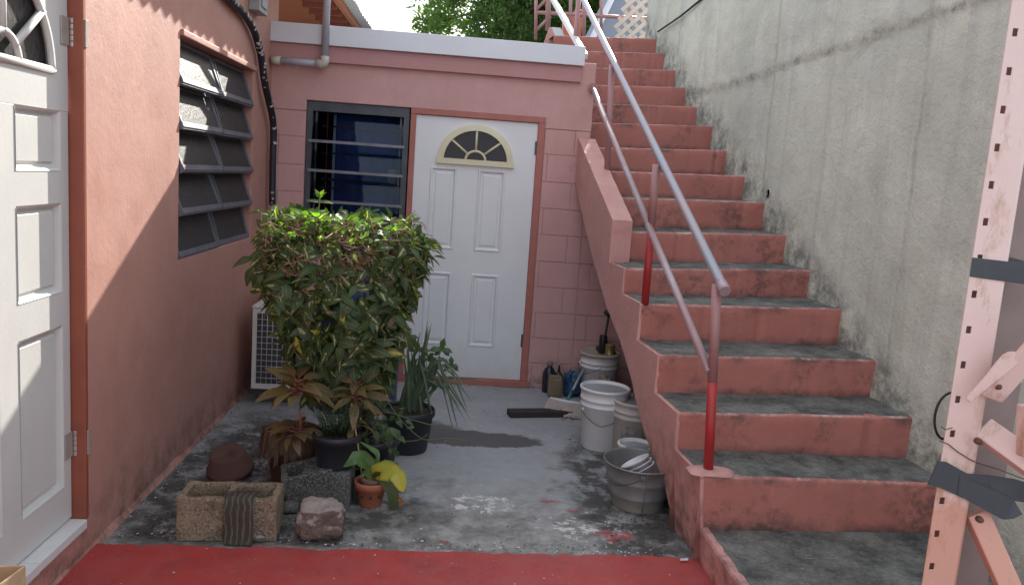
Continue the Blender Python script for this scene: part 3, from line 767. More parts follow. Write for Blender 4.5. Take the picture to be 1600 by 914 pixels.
o = mb.build('drinking_cup', M['bowl'], loc=None); tag(o, 'pale cup standing inside the louvred window against the blue curtain', 'cup')
mb = MB().box((-.62, YB + .125, 1.482), (-.42, YB + .168, 1.498)); mb.build('window_shelf', M['alu'], ann)
# white front door
mb = MB(); mb.box((-.404 + .006, YB - .008, .05), (-.358, YB + .05, 2.036)); mb.box((.555, YB - .008, .05), (DX1, YB + .05, 2.036)); mb.box((-.398, YB - .008, 2.037), (DX1, YB + .05, 2.077)); mb.build('door_frame', M['frame_red'], ann, bevel=.003)
mb = MB(); mb.box((-.398, YB - .02, 0), (DX1 + .02, YB + .1, .049)); mb.build('door_sill', M['frame_red'], ann, bevel=.004)
fd = MB(); fan_c = (.098, 1.725); fan_r = .272
def pxd(px, py): p = at_y(px, py, YB); return (p.x, p.z)
P4 = [(-.235, -.03, 1.045, 1.665), (.125, .335, 1.045, 1.665), (-.235, -.03, .30, .87), (.125, .335, .30, .87)]
ux = sorted(set([-.357, .553] + [p[0] for p in P4] + [p[1] for p in P4])); vz = sorted(set([.053, 2.033] + [p[2] for p in P4] + [p[3] for p in P4]))
def ish(i, j):
    u = (ux[i] + ux[i + 1]) / 2; v = (vz[j] + vz[j + 1]) / 2
    return any(p[0] < u < p[1] and p[2] < v < p[3] for p in P4)
cellsolid(fd, ux, vz, ish, lambda u, v, t: Vector((u, t, v)), YB + .012, YB + .05)
fdo = fd.build('door', M['white'], ann)
for (a, b, c, d) in P4:
    mb = MB(); Y0 = YB + .012
    def rg(e, y): return [(a + e, y, c + e), (b - e, y, c + e), (b - e, y, d - e), (a + e, y, d - e)]
    L_ = [rg(0, Y0), rg(.007, Y0 - .007), rg(.016, Y0 - .006), rg(.026, Y0 + .010), rg(.034, Y0 + .010), rg(.05, Y0 + .001)]
    vs = [p for r in L_ for p in r]
    mb.add(vs, [(4 * r + k, 4 * r + (k + 1) % 4, 4 * r + 4 + (k + 1) % 4, 4 * r + 4 + k) for r in range(5) for k in range(4)] + [(20, 21, 22, 23)])
    mb.build('panel', M['white'], fdo)
def arcp(r, y, n=28, a0=0, a1=180): return [Vector((fan_c[0] - r * math.cos(R_(a0 + (a1 - a0) * i / n)), y, fan_c[1] + r * .93 * math.sin(R_(a0 + (a1 - a0) * i / n)))) for i in range(n + 1)]
mb = MB(); A = arcp(fan_r - .03, YB + .004); mb.add([Vector((fan_c[0], YB + .004, fan_c[1]))] + A, [(0, i + 2, i + 1) for i in range(28)]); mb.build('glass_pane', M['dark_glass'], fdo)
mb = MB(); n = 28
I, O = arcp(fan_r - .035, 0), arcp(fan_r + .012, 0)
vs = []
for i in range(n + 1):
    for p, y in ((I[i], YB + .008), (I[i], YB - .014), (O[i], YB - .006), (O[i], YB + .011)): vs.append((p.x, y, p.z))
mb.add(vs, [(4 * i + k, 4 * i + 4 + k, 4 * i + 5 + k, 4 * i + 1 + k) for i in range(n) for k in range(3)], smooth=False)
mb.box((fan_c[0] - fan_r - .02, YB - .012, fan_c[1] - .035), (fan_c[0] + fan_r + .02, YB + .0115, fan_c[1] + .006))
mb.build('light_rim', M['cream'], fdo)
mb = MB().tube(arcp(.075, YB - .002, 12), .010, 6); mb.build('inner_rim', M['cream'], fdo)
for a in (40, 90, 140):
    ca, sa = math.cos(R_(a)), math.sin(R_(a)) * .93
    MB().tube([(fan_c[0] + .075 * ca, YB - .001, fan_c[1] + .075 * sa), (fan_c[0] + (fan_r - .02) * ca, YB - .001, fan_c[1] + (fan_r - .02) * sa)], .009, 6).build('glazing_bar', M['cream'], fdo)
for z in (1.80, .32): MB().box((.540, YB - .002, z), (.554, YB + .011, z + .10)).build('hinge', M['steel_dark'], fdo)
# pvc drain pipe
pv = empty('drain_pipe', (-1.03, 6.03, 2.33), 'grey plastic drain pipe bending along the annex wall beneath the fascia', 'pipe')
MB().tube([(-1.025, 6.025, 3.3), (-1.025, 6.025, 2.365)], .026, 16).build('downpipe', M['pvc'], pv)
MB().tube([(-1.06, 6.03, 2.33), (-1.37, 6.045, 2.333)], .025, 16).build('level_pipe', M['pvc'], pv)
MB().tube([(-1.025, 6.025, 2.385), (-1.025, 6.025, 2.35), (-1.031, 6.025, 2.337), (-1.045, 6.026, 2.329), (-1.085, 6.03, 2.33)], .032, 16).build('elbow', M['pvc_joint'], pv)
MB().tube([(-1.34, 6.045, 2.333), (-1.405, 6.047, 2.333)], [.031, .031], 16).build('end_cap', M['pvc_joint'], pv)

# ------------------------------------------------------------------ RIGHT RETAINING WALL
def XR(y): return 2.63 - .1 * y
rw = empty('retaining_wall', (2.3, 3.3, 0), 'tall raw grey poured concrete retaining wall along the right of the stairs', 'wall')
mb = MB(); ny, nzv = 280, 150; vs = []
y0, y1, ztop = 1.2, 8.35, 3.85
pa = at_x(1130, 125, 2.1); pb = at_x(1560, 0, 2.4)
def joint(y):   # height of the cold joint
    A = (6.35, 2.43); B = (3.25, 2.50)
    return 2.435 + .045 * max(0, 6.2 - y) + .02 * nz(y * 1.5, 2) + .012 * nz(y * 9, 4)
SEAMS = [7.4, 6.42, 5.5, 4.72, 3.92, 3.1, 2.3]
def relief(y, z):
    d = .012 * nz(y * .9, z * .9, 3) + .005 * nz(y * 6, z * 6) + .002 * nz(y * 23, z * 23)
    js = z - joint(y)
    if js > 0: d += .014 * min(1, js / .03) + .006 * nz(y * 8, z * 9, 5)
    if abs(js) < .03: d += (.010 + .012 * nz(y * 12, 1)) * (1 - abs(js) / .03)
    for k_, sy in enumerate(SEAMS):
        dd = abs(y - sy - .01 * nz(z * 2, sy))
        if dd < .035: d += (.014 + .008 * nz(z * 6, sy * 3)) * (1 - dd / .035) * (1 if k_ % 2 else -1)
    return d
for j in range(nzv + 1):
    for i in range(ny + 1):
        y = y0 + (y1 - y0) * i / ny; z = -.1 + (ztop + .1) * j / nzv
        vs.append((XR(y) - relief(y, z), y, z))
n = ny + 1
mb.add(vs, [(j * n + i, (j + 1) * n + i, (j + 1) * n + i + 1, j * n + i + 1) for j in range(nzv) for i in range(ny)], smooth=True)
o = mb.build('wall_face', M['cwall'], rw); fix_normals(o)
mb = MB(); mb.hexa([(XR(1.2) + .02, 1.2, -.1), (XR(1.2) + .3, 1.2, -.1), (XR(8.35) + .3, 8.35, -.1), (XR(8.35) + .02, 8.35, -.1)], [(XR(1.2) - .01, 1.2, ztop), (XR(1.2) + .3, 1.2, ztop), (XR(8.35) + .3, 8.35, ztop), (XR(8.35) - .01, 8.35, ztop)]); mb.build('wall_core', M['cwall'], rw)
wp = at_x(1181, 301, XR(6.1) - .02); wx = XR(wp.y) - relief(wp.y, wp.z)
mb = MB(); 
mb.lathe((wx - .004, wp.y, wp.z), [(.028, 0), (.034, .001), (.035, .02)], 20, M_=Matrix.Rotation(R_(90), 3, 'Y')); mb.f = mb.f[:40]; mb.mi = mb.mi[:40]; mb.sm = mb.sm[:40]; o = mb.build('weep_pipe', M['pvc'], rw)
mb = MB(); mb.lathe((wx - .0015, wp.y, wp.z), [(.0005, 0), (.030, 0)], 18, M_=Matrix.Rotation(R_(90), 3, 'Y')); mb.build('weep_hole', M['pvc'], rw)
a, b = at_x(1028, 50, XR(7.9) - .05), at_x(1105, -8, XR(6.6) - .04)
o = MB().tube([a, a.lerp(b, .5) + Vector((0, 0, -.015)), b], .009, 8).build('wall_cable', M['black_hose']); tag(o, 'thin cable slung along the top of the concrete wall above the stairs', 'cable')

# ------------------------------------------------------------------ STAIRCASE
def OUT(y): return 1.08 - .085 * (y - 3.6)
Rr = [(1487, 757), (1425, 652), (1368, 563), (1316, 483), (1270, 422), (1231, 367), (1196, 316), (1164, 275), (1136, 235), (1113, 197), (1090, 167), (1074, 137), (1057, 110), (1040, 84), (1028, 61)]
Ll = [(1062, 742), (1050, 645), (1020, 555), (992, 475), (972, 420), (978, 362), (970, 309), (965, 268), (958, 231), (940, 192), (932, 162), (930, 133), (930, 106), (915, 80), (880, 56)]
NOSE = []
for i in range(15):
    d = ray(*Rr[i]); t = 2.63 / (d.x + .1 * d.y); q = EYE + t * d
    e = ray(*Ll[i]); sl = .055
    t = (q.y - sl * q.x) / (e.y - sl * e.x); l = EYE + t * e
    NOSE.append((l, q))
def nose_at(i, x):
    l, q = NOSE[i]; k = (x - l.x) / (q.x - l.x); return l.y + (q.y - l.y) * k, l.z + (q.z - l.z) * k
st = empty('staircase', (1.7, 3.4, 0), 'steep concrete staircase with red risers and mildewed grey treads beside the concrete wall', 'staircase')
PLAT = .155
for i in range(15):
    mb = MB(); n = 96
    vs = []
    for c in range(n + 1):
        f = c / n
        yl, _ = nose_at(i, OUT(4)); xl = OUT(yl) + .010 if yl < 6.05 else sidex(yl) + .004
        if i in (5, 6, 7, 8) and yl < 6.1: xl = OUT(yl) + .10
        xr = XR(NOSE[i][1].y) + .012
        x = xl + (xr - xl) * f
        y, z = nose_at(i, x)
        if i < 14:
            yb, zb = nose_at(i + 1, x); yb += .02
        else: yb = y + 1.6
        y += .004 * nz(x * 7, i * 3.1) + .002 * nz(x * 26, i); z += .003 * nz(x * 5, i * 7.7) + .0015 * nz(x * 31, i)
        chip = max(0, nz(x * 9, i * 4.3) - .30) * .05 + max(0, nz(x * 24, i * 9.1) - .38) * .04
        y += chip * .55; z -= chip * .35
        zprev = (nose_at(i - 1, x)[1] if i else PLAT) - .02
        lip = .006 + .006 * abs(nz(x * 13, i * 5)) + .004 * abs(nz(x * 40, i))
        rb = .004 * nz(x * 6, i * 2)
        xb_ = x - .085 * (yb - y) * (1 - f); xm = (x + xb_) / 2
        vs += [(x, y + .006 + rb, zprev - .3 if i > 1 else -.02), (x, y + .006 + rb, zprev), (x, y + .003, z - .05), (x, y, z - .012), (x, y + .004, z - .003), (x, y + .011, z), (x, y + .011 + lip + chip * 1.3, z + .0005 + chip * .3), (xm, (y + yb) / 2, z + .0 + .004 * nz(x * 4, i)), (xb_, yb, z + .004)]
    k = 9
    fs = []; suv = [(c / n, v) for c in range(n + 1) for v in (-1, 0, .74, .93, .975, 1, 1, 1, 1)]
    for c in range(n):
        for q in range(k - 1): fs.append((c * k + q, c * k + q + 1, (c + 1) * k + q + 1, (c + 1) * k + q))
    o0 = len(mb.f); mb.add(vs, fs, uvs=suv, smooth=True)
    for q in range(len(fs)):
        edge_paint = i < 5 and (q // (k - 1)) < 1
        mb.mi[o0 + q] = 1 if (q % (k - 1)) >= 6 and not edge_paint else 0
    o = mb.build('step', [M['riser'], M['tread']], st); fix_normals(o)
# platform at the foot
mb = MB()
pl = []
for y in (0.8, 1.8, 2.6, 3.0, 3.42): pl.append(y)
def curb_x(y): return 1.115 + .0 * y
mb = MB(); xs_ = [1.15 + .1 * i for i in range(14)]
ysx = [.8, 1.4, 2.0, 2.5, 2.8, 3.0, 3.2, 3.45]
vs = [(min(x, XR(y) + .01), y, PLAT + .004 * nz(x * 3, y * 3) - .01 * (3.4 - y) * .3) for y in ysx for x in xs_]
m_ = len(xs_); mb.add(vs, [(j * m_ + i, j * m_ + i + 1, (j + 1) * m_ + i + 1, (j + 1) * m_ + i) for j in range(len(ysx) - 1) for i in range(m_ - 1)], smooth=True)
mb.build('landing', M['tread'], st)
# curb edge of the platform: rough broken top
mb = MB(); n = 60; vs = []
for i in range(n + 1):
    y = .8 + (3.30 - .8) * i / n; rg_ = .008 * nz(y * 9, 2) + .006 * nz(y * 30, 1)
    top = PLAT + .012 + rg_
    xo = 1.138 + .004 * nz(y * 7, 8)
    vs += [(xo + .012, y, -.01), (xo + .004, y, .04), (xo, y, top - .012), (xo + .006, y, top), (xo + .035 + rg_, y, top + .001), (xo + .045 + rg_, y, PLAT - .02)]
mb.add(vs, [(6 * i + q, 6 * i + q + 1, 6 * i + 7 + q, 6 * i + 6 + q) for i in range(n) for q in range(5)], smooth=False)
o = mb.build('curb', M['pink_stringer'], st); fix_normals(o)
# stringer: outer slab with the stepped outline
top = []
for i in range(0, 5):
    y, z = nose_at(i, OUT(4.2)); zp = (nose_at(i - 1, OUT(4.2))[1] if i else PLAT - .05)
    top.append((y + .006, zp + .001)); top.append((y + .006, z + .001))
yE = 4.99
zt4 = nose_at(4, 1.0)[1] + .001
top.append((yE, zt4)); top.append((yE, 1.402)); top.append((6.118, 1.945))
def flare(z): return .05 * max(0, min(1, (.5 - z) / .5)) ** 1.5
def on_out(px, py):
    d = ray(px, py); e = 0.
    for _ in range(6):
        t = (1.08 + .306 + e) / (d.x + .085 * d.y); p = EYE + t * d; e = flare(p.z)
    return (p.y, p.z)
bot = [(6.118, 1.60)] + [on_out(*p) for p in ((925, 400), (948, 480), (968, 530), (986, 590), (1008, 680), (1038, 755))]
bot += [(bot[-1][0] - .14, -.01), (top[0][0], -.01)]
poly = top + bot
def tri_slab(poly, fx0, fx1, name, m, parent, extra=None):
    bm = bmesh.new()
    # outline refined so that the edges can be a little uneven
    pts = []
    for i in range(len(poly)):
        a, b = poly[i], poly[(i + 1) % len(poly)]
        L = math.hypot(b[0] - a[0], b[1] - a[1]); m__ = max(1, int(L / .04))
        for q in range(m__):
            k = q / m__; y = a[0] + (b[0] - a[0]) * k; z = a[1] + (b[1] - a[1]) * k
            pts.append((y + .0035 * nz(y * 18, z * 18, 1), z + .0035 * nz(y * 18, z * 18, 9)))
    va = [bm.verts.new((fx0(y, z), y, z)) for y, z in pts]; vb = [bm.verts.new((fx1(y, z), y, z)) for y, z in pts]
    es = []
    bm.faces.new(va); bm.faces.new(list(reversed(vb)))
    for i in range(len(pts)):
        j = (i + 1) % len(pts); bm.faces.new((va[j], va[i], vb[i], vb[j]))
    bmesh.ops.recalc_face_normals(bm, faces=bm.faces)
    bmesh.ops.triangulate(bm, faces=[f for f in bm.faces if len(f.verts) > 4])
    org = base_of(parent)
    bmesh.ops.translate(bm, verts=bm.verts, vec=-org)
    me = bpy.data.meshes.new(name); bm.to_mesh(me); bm.free(); me.materials.append(m)
    o = bpy.data.objects.new(name, me); o.parent = parent; col.objects.link(o); return o
tri_slab(poly, lambda y, z: OUT(y) + (.05 * max(0, min(1, (.5 - z) / .5)) ** 1.5), lambda y, z: OUT(y) + .016 + (.05 * max(0, min(1, (.5 - z) / .5)) ** 1.5), 'stringer', M['pink_stringer'], st)
# parapet widening of the stringer
pp = [(yE - .004, zt4 - .12), (yE - .004, 1.405), (6.117, 1.949), (6.117, 1.62)]
tri_slab(pp, lambda y, z: OUT(y) - .004, lambda y, z: OUT(y) + .125, 'parapet', M['pink_stringer'], st)
# soffit of the flight
mb = MB(); mb.hexa([(1.1, 4.3, .40), (2.2, 4.3, .40), (2.05, 6.1, 1.5), (.98, 6.1, 1.5)], [(1.1, 4.3, .46), (2.2, 4.3, .46), (2.05, 6.1, 1.56), (.98, 6.1, 1.56)]); mb.build('soffit', M['pink_annex'], st)
# footing mounds at post bases
# post feet
b1 = at_z(1107, 733, NOSE[0][0].z + .01)
mb = MB()
vsr = []; 
for r, h in ((.0, .009), (.03, .0085), (.058, .007), (.068, .003), (.078, -.008)):
    for k_ in range(20):
        a = 2 * math.pi * k_ / 20; rr = r * (1 + .22 * nz(math.cos(a) * 2, math.sin(a) * 2, 3)) * (abs(math.cos(a)) ** 4 + abs(math.sin(a)) ** 4) ** -.25
        vsr.append((b1.x + .01 + rr * math.cos(a) * 1.3, b1.y + rr * math.sin(a) * .72, b1.z - .004 + h))
mb.add(vsr, [(20 * i + k_, 20 * i + (k_ + 1) % 20, 20 * i + 20 + (k_ + 1) % 20, 20 * i + 20 + k_) for i in range(4) for k_ in range(20)], smooth=True)
mb.build('post_footing', M['pink_stringer'], st)

# ------------------------------------------------------------------ HANDRAIL
hr = empty('stair_handrail', b1, 'long galvanised handrail on pink posts along the open side of the stairs', 'handrail')
yA = b1.y; A_ = at_y(1125, 439, yA)
B_ = at_y(962, 104, 5.6)
C_ = B_ + (B_ - A_) * 1.55
low = A_ + (A_ - B_) * .022
MB().tube([low, A_, B_, C_], .0215, 16).build('top_rail', M['galv'], hr)
MB().tube([low + (A_ - B_) * .008, low + (B_ - A_) * .014], .0250, 16).build('rail_sleeve', M['rail_mix'], hr)
def rail_y(y): k = (y - A_.y) / (B_.y - A_.y); return A_ + (B_ - A_) * k
b2 = at_z(1008, 472, NOSE[3][0].z + .01); b3 = at_y(948, 281, 5.66)
b4 = Vector((sidex(7.4) + .1, 7.4, nose_at(12, 1.0)[1]))
for q, (b, red) in enumerate(((b1, at_y(1110, 596, b1.y).z), (b2, at_y(1012, 352, b2.y).z), (b3, None), (b4, None))):
    tz = rail_y(b.y).z - .015; tx = b.x + (-.0 if q else .006)
    z0 = red if red else b.z - .01
    top_ = Vector((rail_y(b.y).x - (.03 if q == 1 else .012), b.y, tz)) if q < 3 else Vector((b.x, b.y, tz))
    k = (z0 - b.z) / (tz - b.z); m0 = Vector((b.x, b.y, b.z)).lerp(top_, max(k, 0))
    m0.z = z0
    po = MB().tube([m0, top_], .0215, 14).build('post', M['rail_pink'], hr)
    if red: MB().tube([(b.x, b.y, b.z - .015), m0], .0218, 14).build('red_painted_base', M['rail_red'], po)
l0 = at_y(1109, 582, b1.y - .002); l1 = at_y(1016, 352, b2.y + .0); l2 = at_y(926, 138, YB - .012)
MB().tube([l0, l1 + Vector((-.01, 0, 0))], .019, 14).build('lower_rail', M['rail_mix'], hr)
MB().tube([l1 + Vector((-.01, 0, 0)), l2], .019, 14).build('lower_rail', M['rail_mix'], hr)
MB().tube([l2 + Vector((0, 0, 0)), l2 + Vector((0, .012, .0))], .036, 16).build('wall_flange', M['rail_pink'], hr)
# white upper rail
a, b = at_y(905, 72, 7.2), at_y(862, -4, 8.7)
mb = MB(); dd = (b - a).normalized(); sx = Vector((1, 0, 0)); sz = dd.cross(sx).normalized() * .022; sx = sx * .022
a2 = a - dd * .3; b2_ = b + dd * .8
mb.hexa([a2 - sx - sz, a2 + sx - sz, a2 + sx + sz, a2 - sx + sz], [b2_ - sx - sz, b2_ + sx - sz, b2_ + sx + sz, b2_ - sx + sz])
o = mb.build('upper_stair_rail', M['rail_white'], bevel=.003); fix_normals(o); tag(o, 'white square metal rail rising steeply behind the end of the white fascia', 'rail')

# top landing railing
YL = 9.0
lr = empty('landing_railing', at_y(930, 60, YL), 'faded pink pipe railing across the top landing of the stairs', 'railing')
def PL(px, py, y=YL): return at_y(px, py, y)
MB().tube([PL(838, 20), PL(1034, 31)], .020, 12).build('mid_rail', M['rail_pink'], lr)
MB().tube([PL(838, -40), PL(1034, -28)], .020, 12).build('top_rail', M['rail_pink'], lr)
for px, r, yb_ in ((838, .018, 62), (857, .028, 48), (892, .018, 62), (913, .022, 72), (940, .018, 62), (986, .018, 62)):
    MB().tube([PL(px, -45), PL(px - 1, yb_)], r, 12).build('post', M['rail_pink'], lr)
MB().tube([PL(838, 16), PL(868, -14)], .016, 10).build('brace', M['rail_pink'], lr)
MB().tube([PL(836, 50), PL(860, 26)], .016, 10).build('brace', M['rail_pink'], lr)
a = PL(871, 60, 8.95); b = PL(1031, 64, 8.95)
# pink gate post
p = PL(1037, 52, 8.3); o = MB().box((p.x - .035, p.y - .04, p.z - .4), (p.x + .03, p.y + .04, 4.2)).build('gate_post', M['pink_stringer'], bevel=.004); tag(o, 'square salmon post at the head of the stairs against the concrete wall', 'post')
# wedge block behind fascia
a = at_y(857, 68, 8.2); mb = MB(); 
q = [at_y(848, 72, 8.2), at_y(876, 72, 8.2), at_y(868, 43, 8.2), at_y(858, 43, 8.2)]
mb.hexa([v for v in q], [v + Vector((.05, .35, 0)) for v in q]); o = mb.build('rail_plinth', M['pink_stringer'], bevel=.004); fix_normals(o); tag(o, 'short sloping pink plinth with pale face behind the fascia board', 'plinth')
q = [at_y(873, 70, 8.15), at_y(889, 72, 8.15), at_y(876, 44, 8.15), at_y(862, 43, 8.15)]
MB().hexa(q, [v + Vector((0, .03, 0)) for v in q]).build('pale_face', M['white_frame'], o)
# gas can
p = at_y(890, 62, 9.6); mb = MB().box((p.x - .09, p.y - .06, p.z), (p.x + .12, p.y + .08, p.z + .28)); mb.tube([(p.x + .02, p.y, p.z + .28), (p.x + .05, p.y, p.z + .34), (p.x + .11, p.y, p.z + .33), (p.x + .12, p.y, p.z + .27)], .012, 8, mi=1)
o = mb.build('fuel_can', [M['red_can'], M['black_hose']], bevel=.02); tag(o, 'orange red plastic can on the upper landing behind the railing', 'can')

# lattice panel of crossing slats
lt = empty('lattice_panel', at_y(990, 60, 8.9), 'cream diagonal lattice panel with sloping left edge at the stair head', 'lattice')
c0 = at_y(954, 60, 8.9); c1 = at_y(1030, 62, 8.9); c2 = at_y(1034, -20, 8.9); c3 = at_y(986, -20, 8.9)
polyL = [(c0.x, c0.z), (c1.x, c1.z), (c2.x, c2.z), (c3.x, c3.z)]
def clip(px, pz, dx, dz):
    t0, t1 = -9, 9
    for i in range(4):
        ax, az = polyL[i]; bx, bz = polyL[(i + 1) % 4]; nx, nzz = -(bz - az), (bx - ax)
        den = dx * nx + dz * nzz; num = (ax - px) * nx + (az - pz) * nzz
        if abs(den) < 1e-9: continue
        t = num / den
        if den > 0: t0 = max(t0, t)
        else: t1 = min(t1, t)
    return t0, t1
for sgn, yy in ((1, 8.9), (-1, 8.912)):
    for k_ in range(-12, 14):
        px, pz = c0.x + k_ * .125 + .05, c0.z
        dx, dz = .7071, .7071 * sgn
        t0, t1 = clip(px, pz, dx, dz)
        if t1 - t0 > .05:
            a = Vector((px + dx * t0, yy, pz + dz * t0)); b = Vector((px + dx * t1, yy, pz + dz * t1)); s_ = Vector((-dz, 0, dx)) * .021; h = Vector((0, .009, 0))
            mb = MB().hexa([a - s_, b - s_, b + s_, a + s_], [a - s_ + h, b - s_ + h, b + s_ + h, a + s_ + h]); o = mb.build('slat', M['lattice'], lt); fix_normals(o)
mb = MB().box((c0.x - .02, 8.885, c0.z - .04), (c1.x + .02, 8.93, c0.z - .002)); mb.build('bottom_rail', M['lattice'], lt)
# grey building beyond
gb = empty('grey_shed', (1.9, 11, 2.9), 'pale grey shed with a sloping side behind the lattice panel', 'building')
q = [at_y(925, 62, 11), at_y(1035, 66, 11), at_y(1040, -60, 11), at_y(985, -60, 11)]
MB().hexa([Vector((v.x, 11, v.z)) for v in q], [Vector((v.x, 12.5, v.z)) for v in q]).build('wall', M['grey_wall'], gb)
MB().hexa([at_y(985, -60, 10.98), at_y(925, 62, 10.98), at_y(930, 62, 10.98), at_y(990, -60, 10.98)], [at_y(985, -60, 10.98) + Vector((0, .6, 0)), at_y(925, 62, 10.98) + Vector((0, .6, 0)), at_y(930, 62, 10.98) + Vector((0, .6, 0)), at_y(990, -60, 10.98) + Vector((0, .6, 0))]).build('verge_board', M['roof_white'], gb)

# ------------------------------------------------------------------ TREES beyond
def tree(cx, cy, z0, zc_, rx, rz, seed, nclump, label, leafm, lsize=.11):
    rnd = random.Random(seed)
    t = empty('garden_tree', (cx, cy, z0), label, 'tree')
    mb = MB(); mb.tube([(cx, cy, z0), (cx + .05, cy, (z0 + zc_) / 2), (cx - .02, cy + .05, zc_ + rz * .5)], [.16, .12, .04], 10)
    cl = []
    for _ in range(nclump):
        while True:
            v = Vector((rnd.uniform(-1, 1), rnd.uniform(-1, 1), rnd.uniform(-1, 1)))
            if .35 < v.length < 1: break
        v = v.normalized() * (v.length ** .45)
        cl.append(Vector((cx + v.x * rx * rnd.uniform(.8, 1.12), cy + v.y * rx, zc_ + v.z * rz * rnd.uniform(.85, 1.1))))
    for c in cl[:14]:
        s = Vector((cx, cy, zc_ - rz * .5)).lerp(Vector((cx, cy, zc_ + rz * .3)), rnd.random()); mb.tube([s, s.lerp(c, .5) + Vector((0, 0, .1)), c], [.05, .03, .012], 6)
    mb.build('trunk', M['bark'], t)
    fo = MB()
    for c in cl:
        r = rnd.uniform(.16, .34)
        for _ in range(rnd.randint(110, 170)):
            v = Vector((rnd.gauss(0, 1), rnd.gauss(0, 1), rnd.gauss(0, .75) + .25)).normalized()
            p = c + v * r * rnd.uniform(.55, 1.05); e1 = (v + Vector((rnd.uniform(-.6, .6), rnd.uniform(-.6, .6), rnd.uniform(-.4, .6)))).normalized(); e2 = e1.cross(Vector((rnd.uniform(-1, 1), rnd.uniform(-1, 1), rnd.uniform(-1, 1)))).normalized()
            L = lsize * rnd.uniform(.7, 1.3); W = L * .34
            fo.add([p - e1 * L * .5, p + e2 * W * .5, p + e1 * L * .5, p - e2 * W * .5], [(0, 1, 2, 3)], uvs=[(.5, 0), (1, .5), (.5, 1), (0, .5)])
    fo.build('crown', leafm, t, kind='stuff')
M['tree_leaf2'] = m_leaf('tree_leaf_deep', (.08, .13, .05), (.05, .095, .04), trans=.35, rough=.6)
tree(.75, 15.5, 2.9, 5.0, 1.7, 1.6, 3, 300, 'bright green bushy tree against the sky beyond the annex roof', M['tree_leaf'])
tree(2.4, 17.5, 2.9, 5.2, 2.0, 1.9, 5, 300, 'darker green tree behind the pink landing railing', M['tree_leaf2'])
tree(3.6, 15.0, 2.9, 4.6, 1.5, 1.5, 8, 130, 'low green tree farther right behind the lattice panel', M['tree_leaf2'])

# ------------------------------------------------------------------ PERFORATED RACK UPRIGHT
YK = 1.74
rk = empty('rack_upright', (1.2, YK, 0), 'pale pink perforated steel rack upright wrapped with dark tape', 'rack')
EDGE = [at_y(1575, 0, YK), at_y(1511, 460, YK), at_y(1434, 914, YK)]
LEAN = (EDGE[0].x - EDGE[2].x) / (EDGE[0].z - EDGE[2].z)
def lean(z): return EDGE[1].x + LEAN * (z - EDGE[1].z)
xl = lean(1.4); xr = xl + .074
h0 = at_y(1523, 460, YK); h3 = at_y(1494, 624, YK); pitch = (h0.z - h3.z) / 3
hw = .0062; hx = .0175
zs = [-.02]; rows = []
zc0 = h0.z
hs = [zc0 + pitch * q for q in range(-25, 20) if .03 < zc0 + pitch * q < 2.6]
for z in hs: zs += [z - .0085, z + .0085]
zs.append(2.7); us = [0, hx - hw, hx + hw, .080]
mb = MB(); cellsolid(mb, us, zs, lambda i, j: i == 1 and j % 2 == 1, lambda u, v, t: Vector((lean(v) + u, t, v)), YK, YK + .003)
mb.build('front_web', M['rack'], rk, bevel=.0008)
mb = MB(); mb.tube([(lean(-.02) + .080, YK + .009, -.02), (lean(2.7) + .080, YK + .009, 2.7)], .009, 14)
mb.hexa([(lean(-.02) + .086, YK + .010, -.02), (lean(-.02) + .089, YK + .010, -.02), (lean(-.02) + .089, YK + .075, -.02), (lean(-.02) + .086, YK + .075, -.02)], [(lean(2.7) + .086, YK + .010, 2.7), (lean(2.7) + .089, YK + .010, 2.7), (lean(2.7) + .089, YK + .075, 2.7), (lean(2.7) + .086, YK + .075, 2.7)]); mb.build('side_flange', M['rack'], rk)
mb = MB(); a_, b_ = lean(-.02), lean(2.7); mb.hexa([(a_ + .036, YK + .045, -.02), (a_ + .079, YK + .045, -.02), (a_ + .079, YK + .048, -.02), (a_ + .036, YK + .048, -.02)], [(b_ + .038, YK + .045, 2.7), (b_ + .079, YK + .045, 2.7), (b_ + .079, YK + .048, 2.7), (b_ + .038, YK + .048, 2.7)]); mb.build('hole_shade_plate', M['rack_inner'], rk)  # dark plate added behind the holes so they look shaded
# second upright behind, seen from inside
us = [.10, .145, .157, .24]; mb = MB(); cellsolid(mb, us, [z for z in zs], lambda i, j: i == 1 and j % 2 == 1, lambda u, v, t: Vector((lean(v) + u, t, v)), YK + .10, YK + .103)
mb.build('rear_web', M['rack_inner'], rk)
def beam(p, q, w_, h_, name, m=M['rack'], up=Vector((0, 1, 0)), bev=.004):
    d = (q - p).normalized(); s = d.cross(up).normalized(); u = s.cross(d).normalized()
    s = s * w_ / 2; u = u * h_ / 2
    o = MB().hexa([p - s - u, p + s - u, p + s + u, p - s + u], [q - s - u, q + s - u, q + s + u, q - s + u]).build(name, m, rk, bevel=bev); fix_normals(o); return o
beam(at_y(1538, 672, YK + .02), at_y(1640, 745, YK - .12), .055, .05, 'cross_beam')
beam(at_y(1524, 800, YK + .02), at_y(1606, 985, YK - .05), .052, .03, 'diagonal_brace')
beam(at_y(1548, 622, YK - .01), at_y(1660, 495, YK - .10), .055, .012, 'diagonal_brace')
beam(at_y(1612, 632, YK - .10), at_y(1610, 712, YK - .11), .05, .03, 'bracket')
for px, py in ((1530, 690), (1532, 812), (1560, 604)):
    p = at_y(px, py, YK - .028); MB().lathe(p, [(.0005, -.004), (.007, -.004), (.008, .0), (.008, .010)], 6, M_=Matrix.Rotation(R_(-90), 3, 'X')).build('bolt', M['rust'], rk)
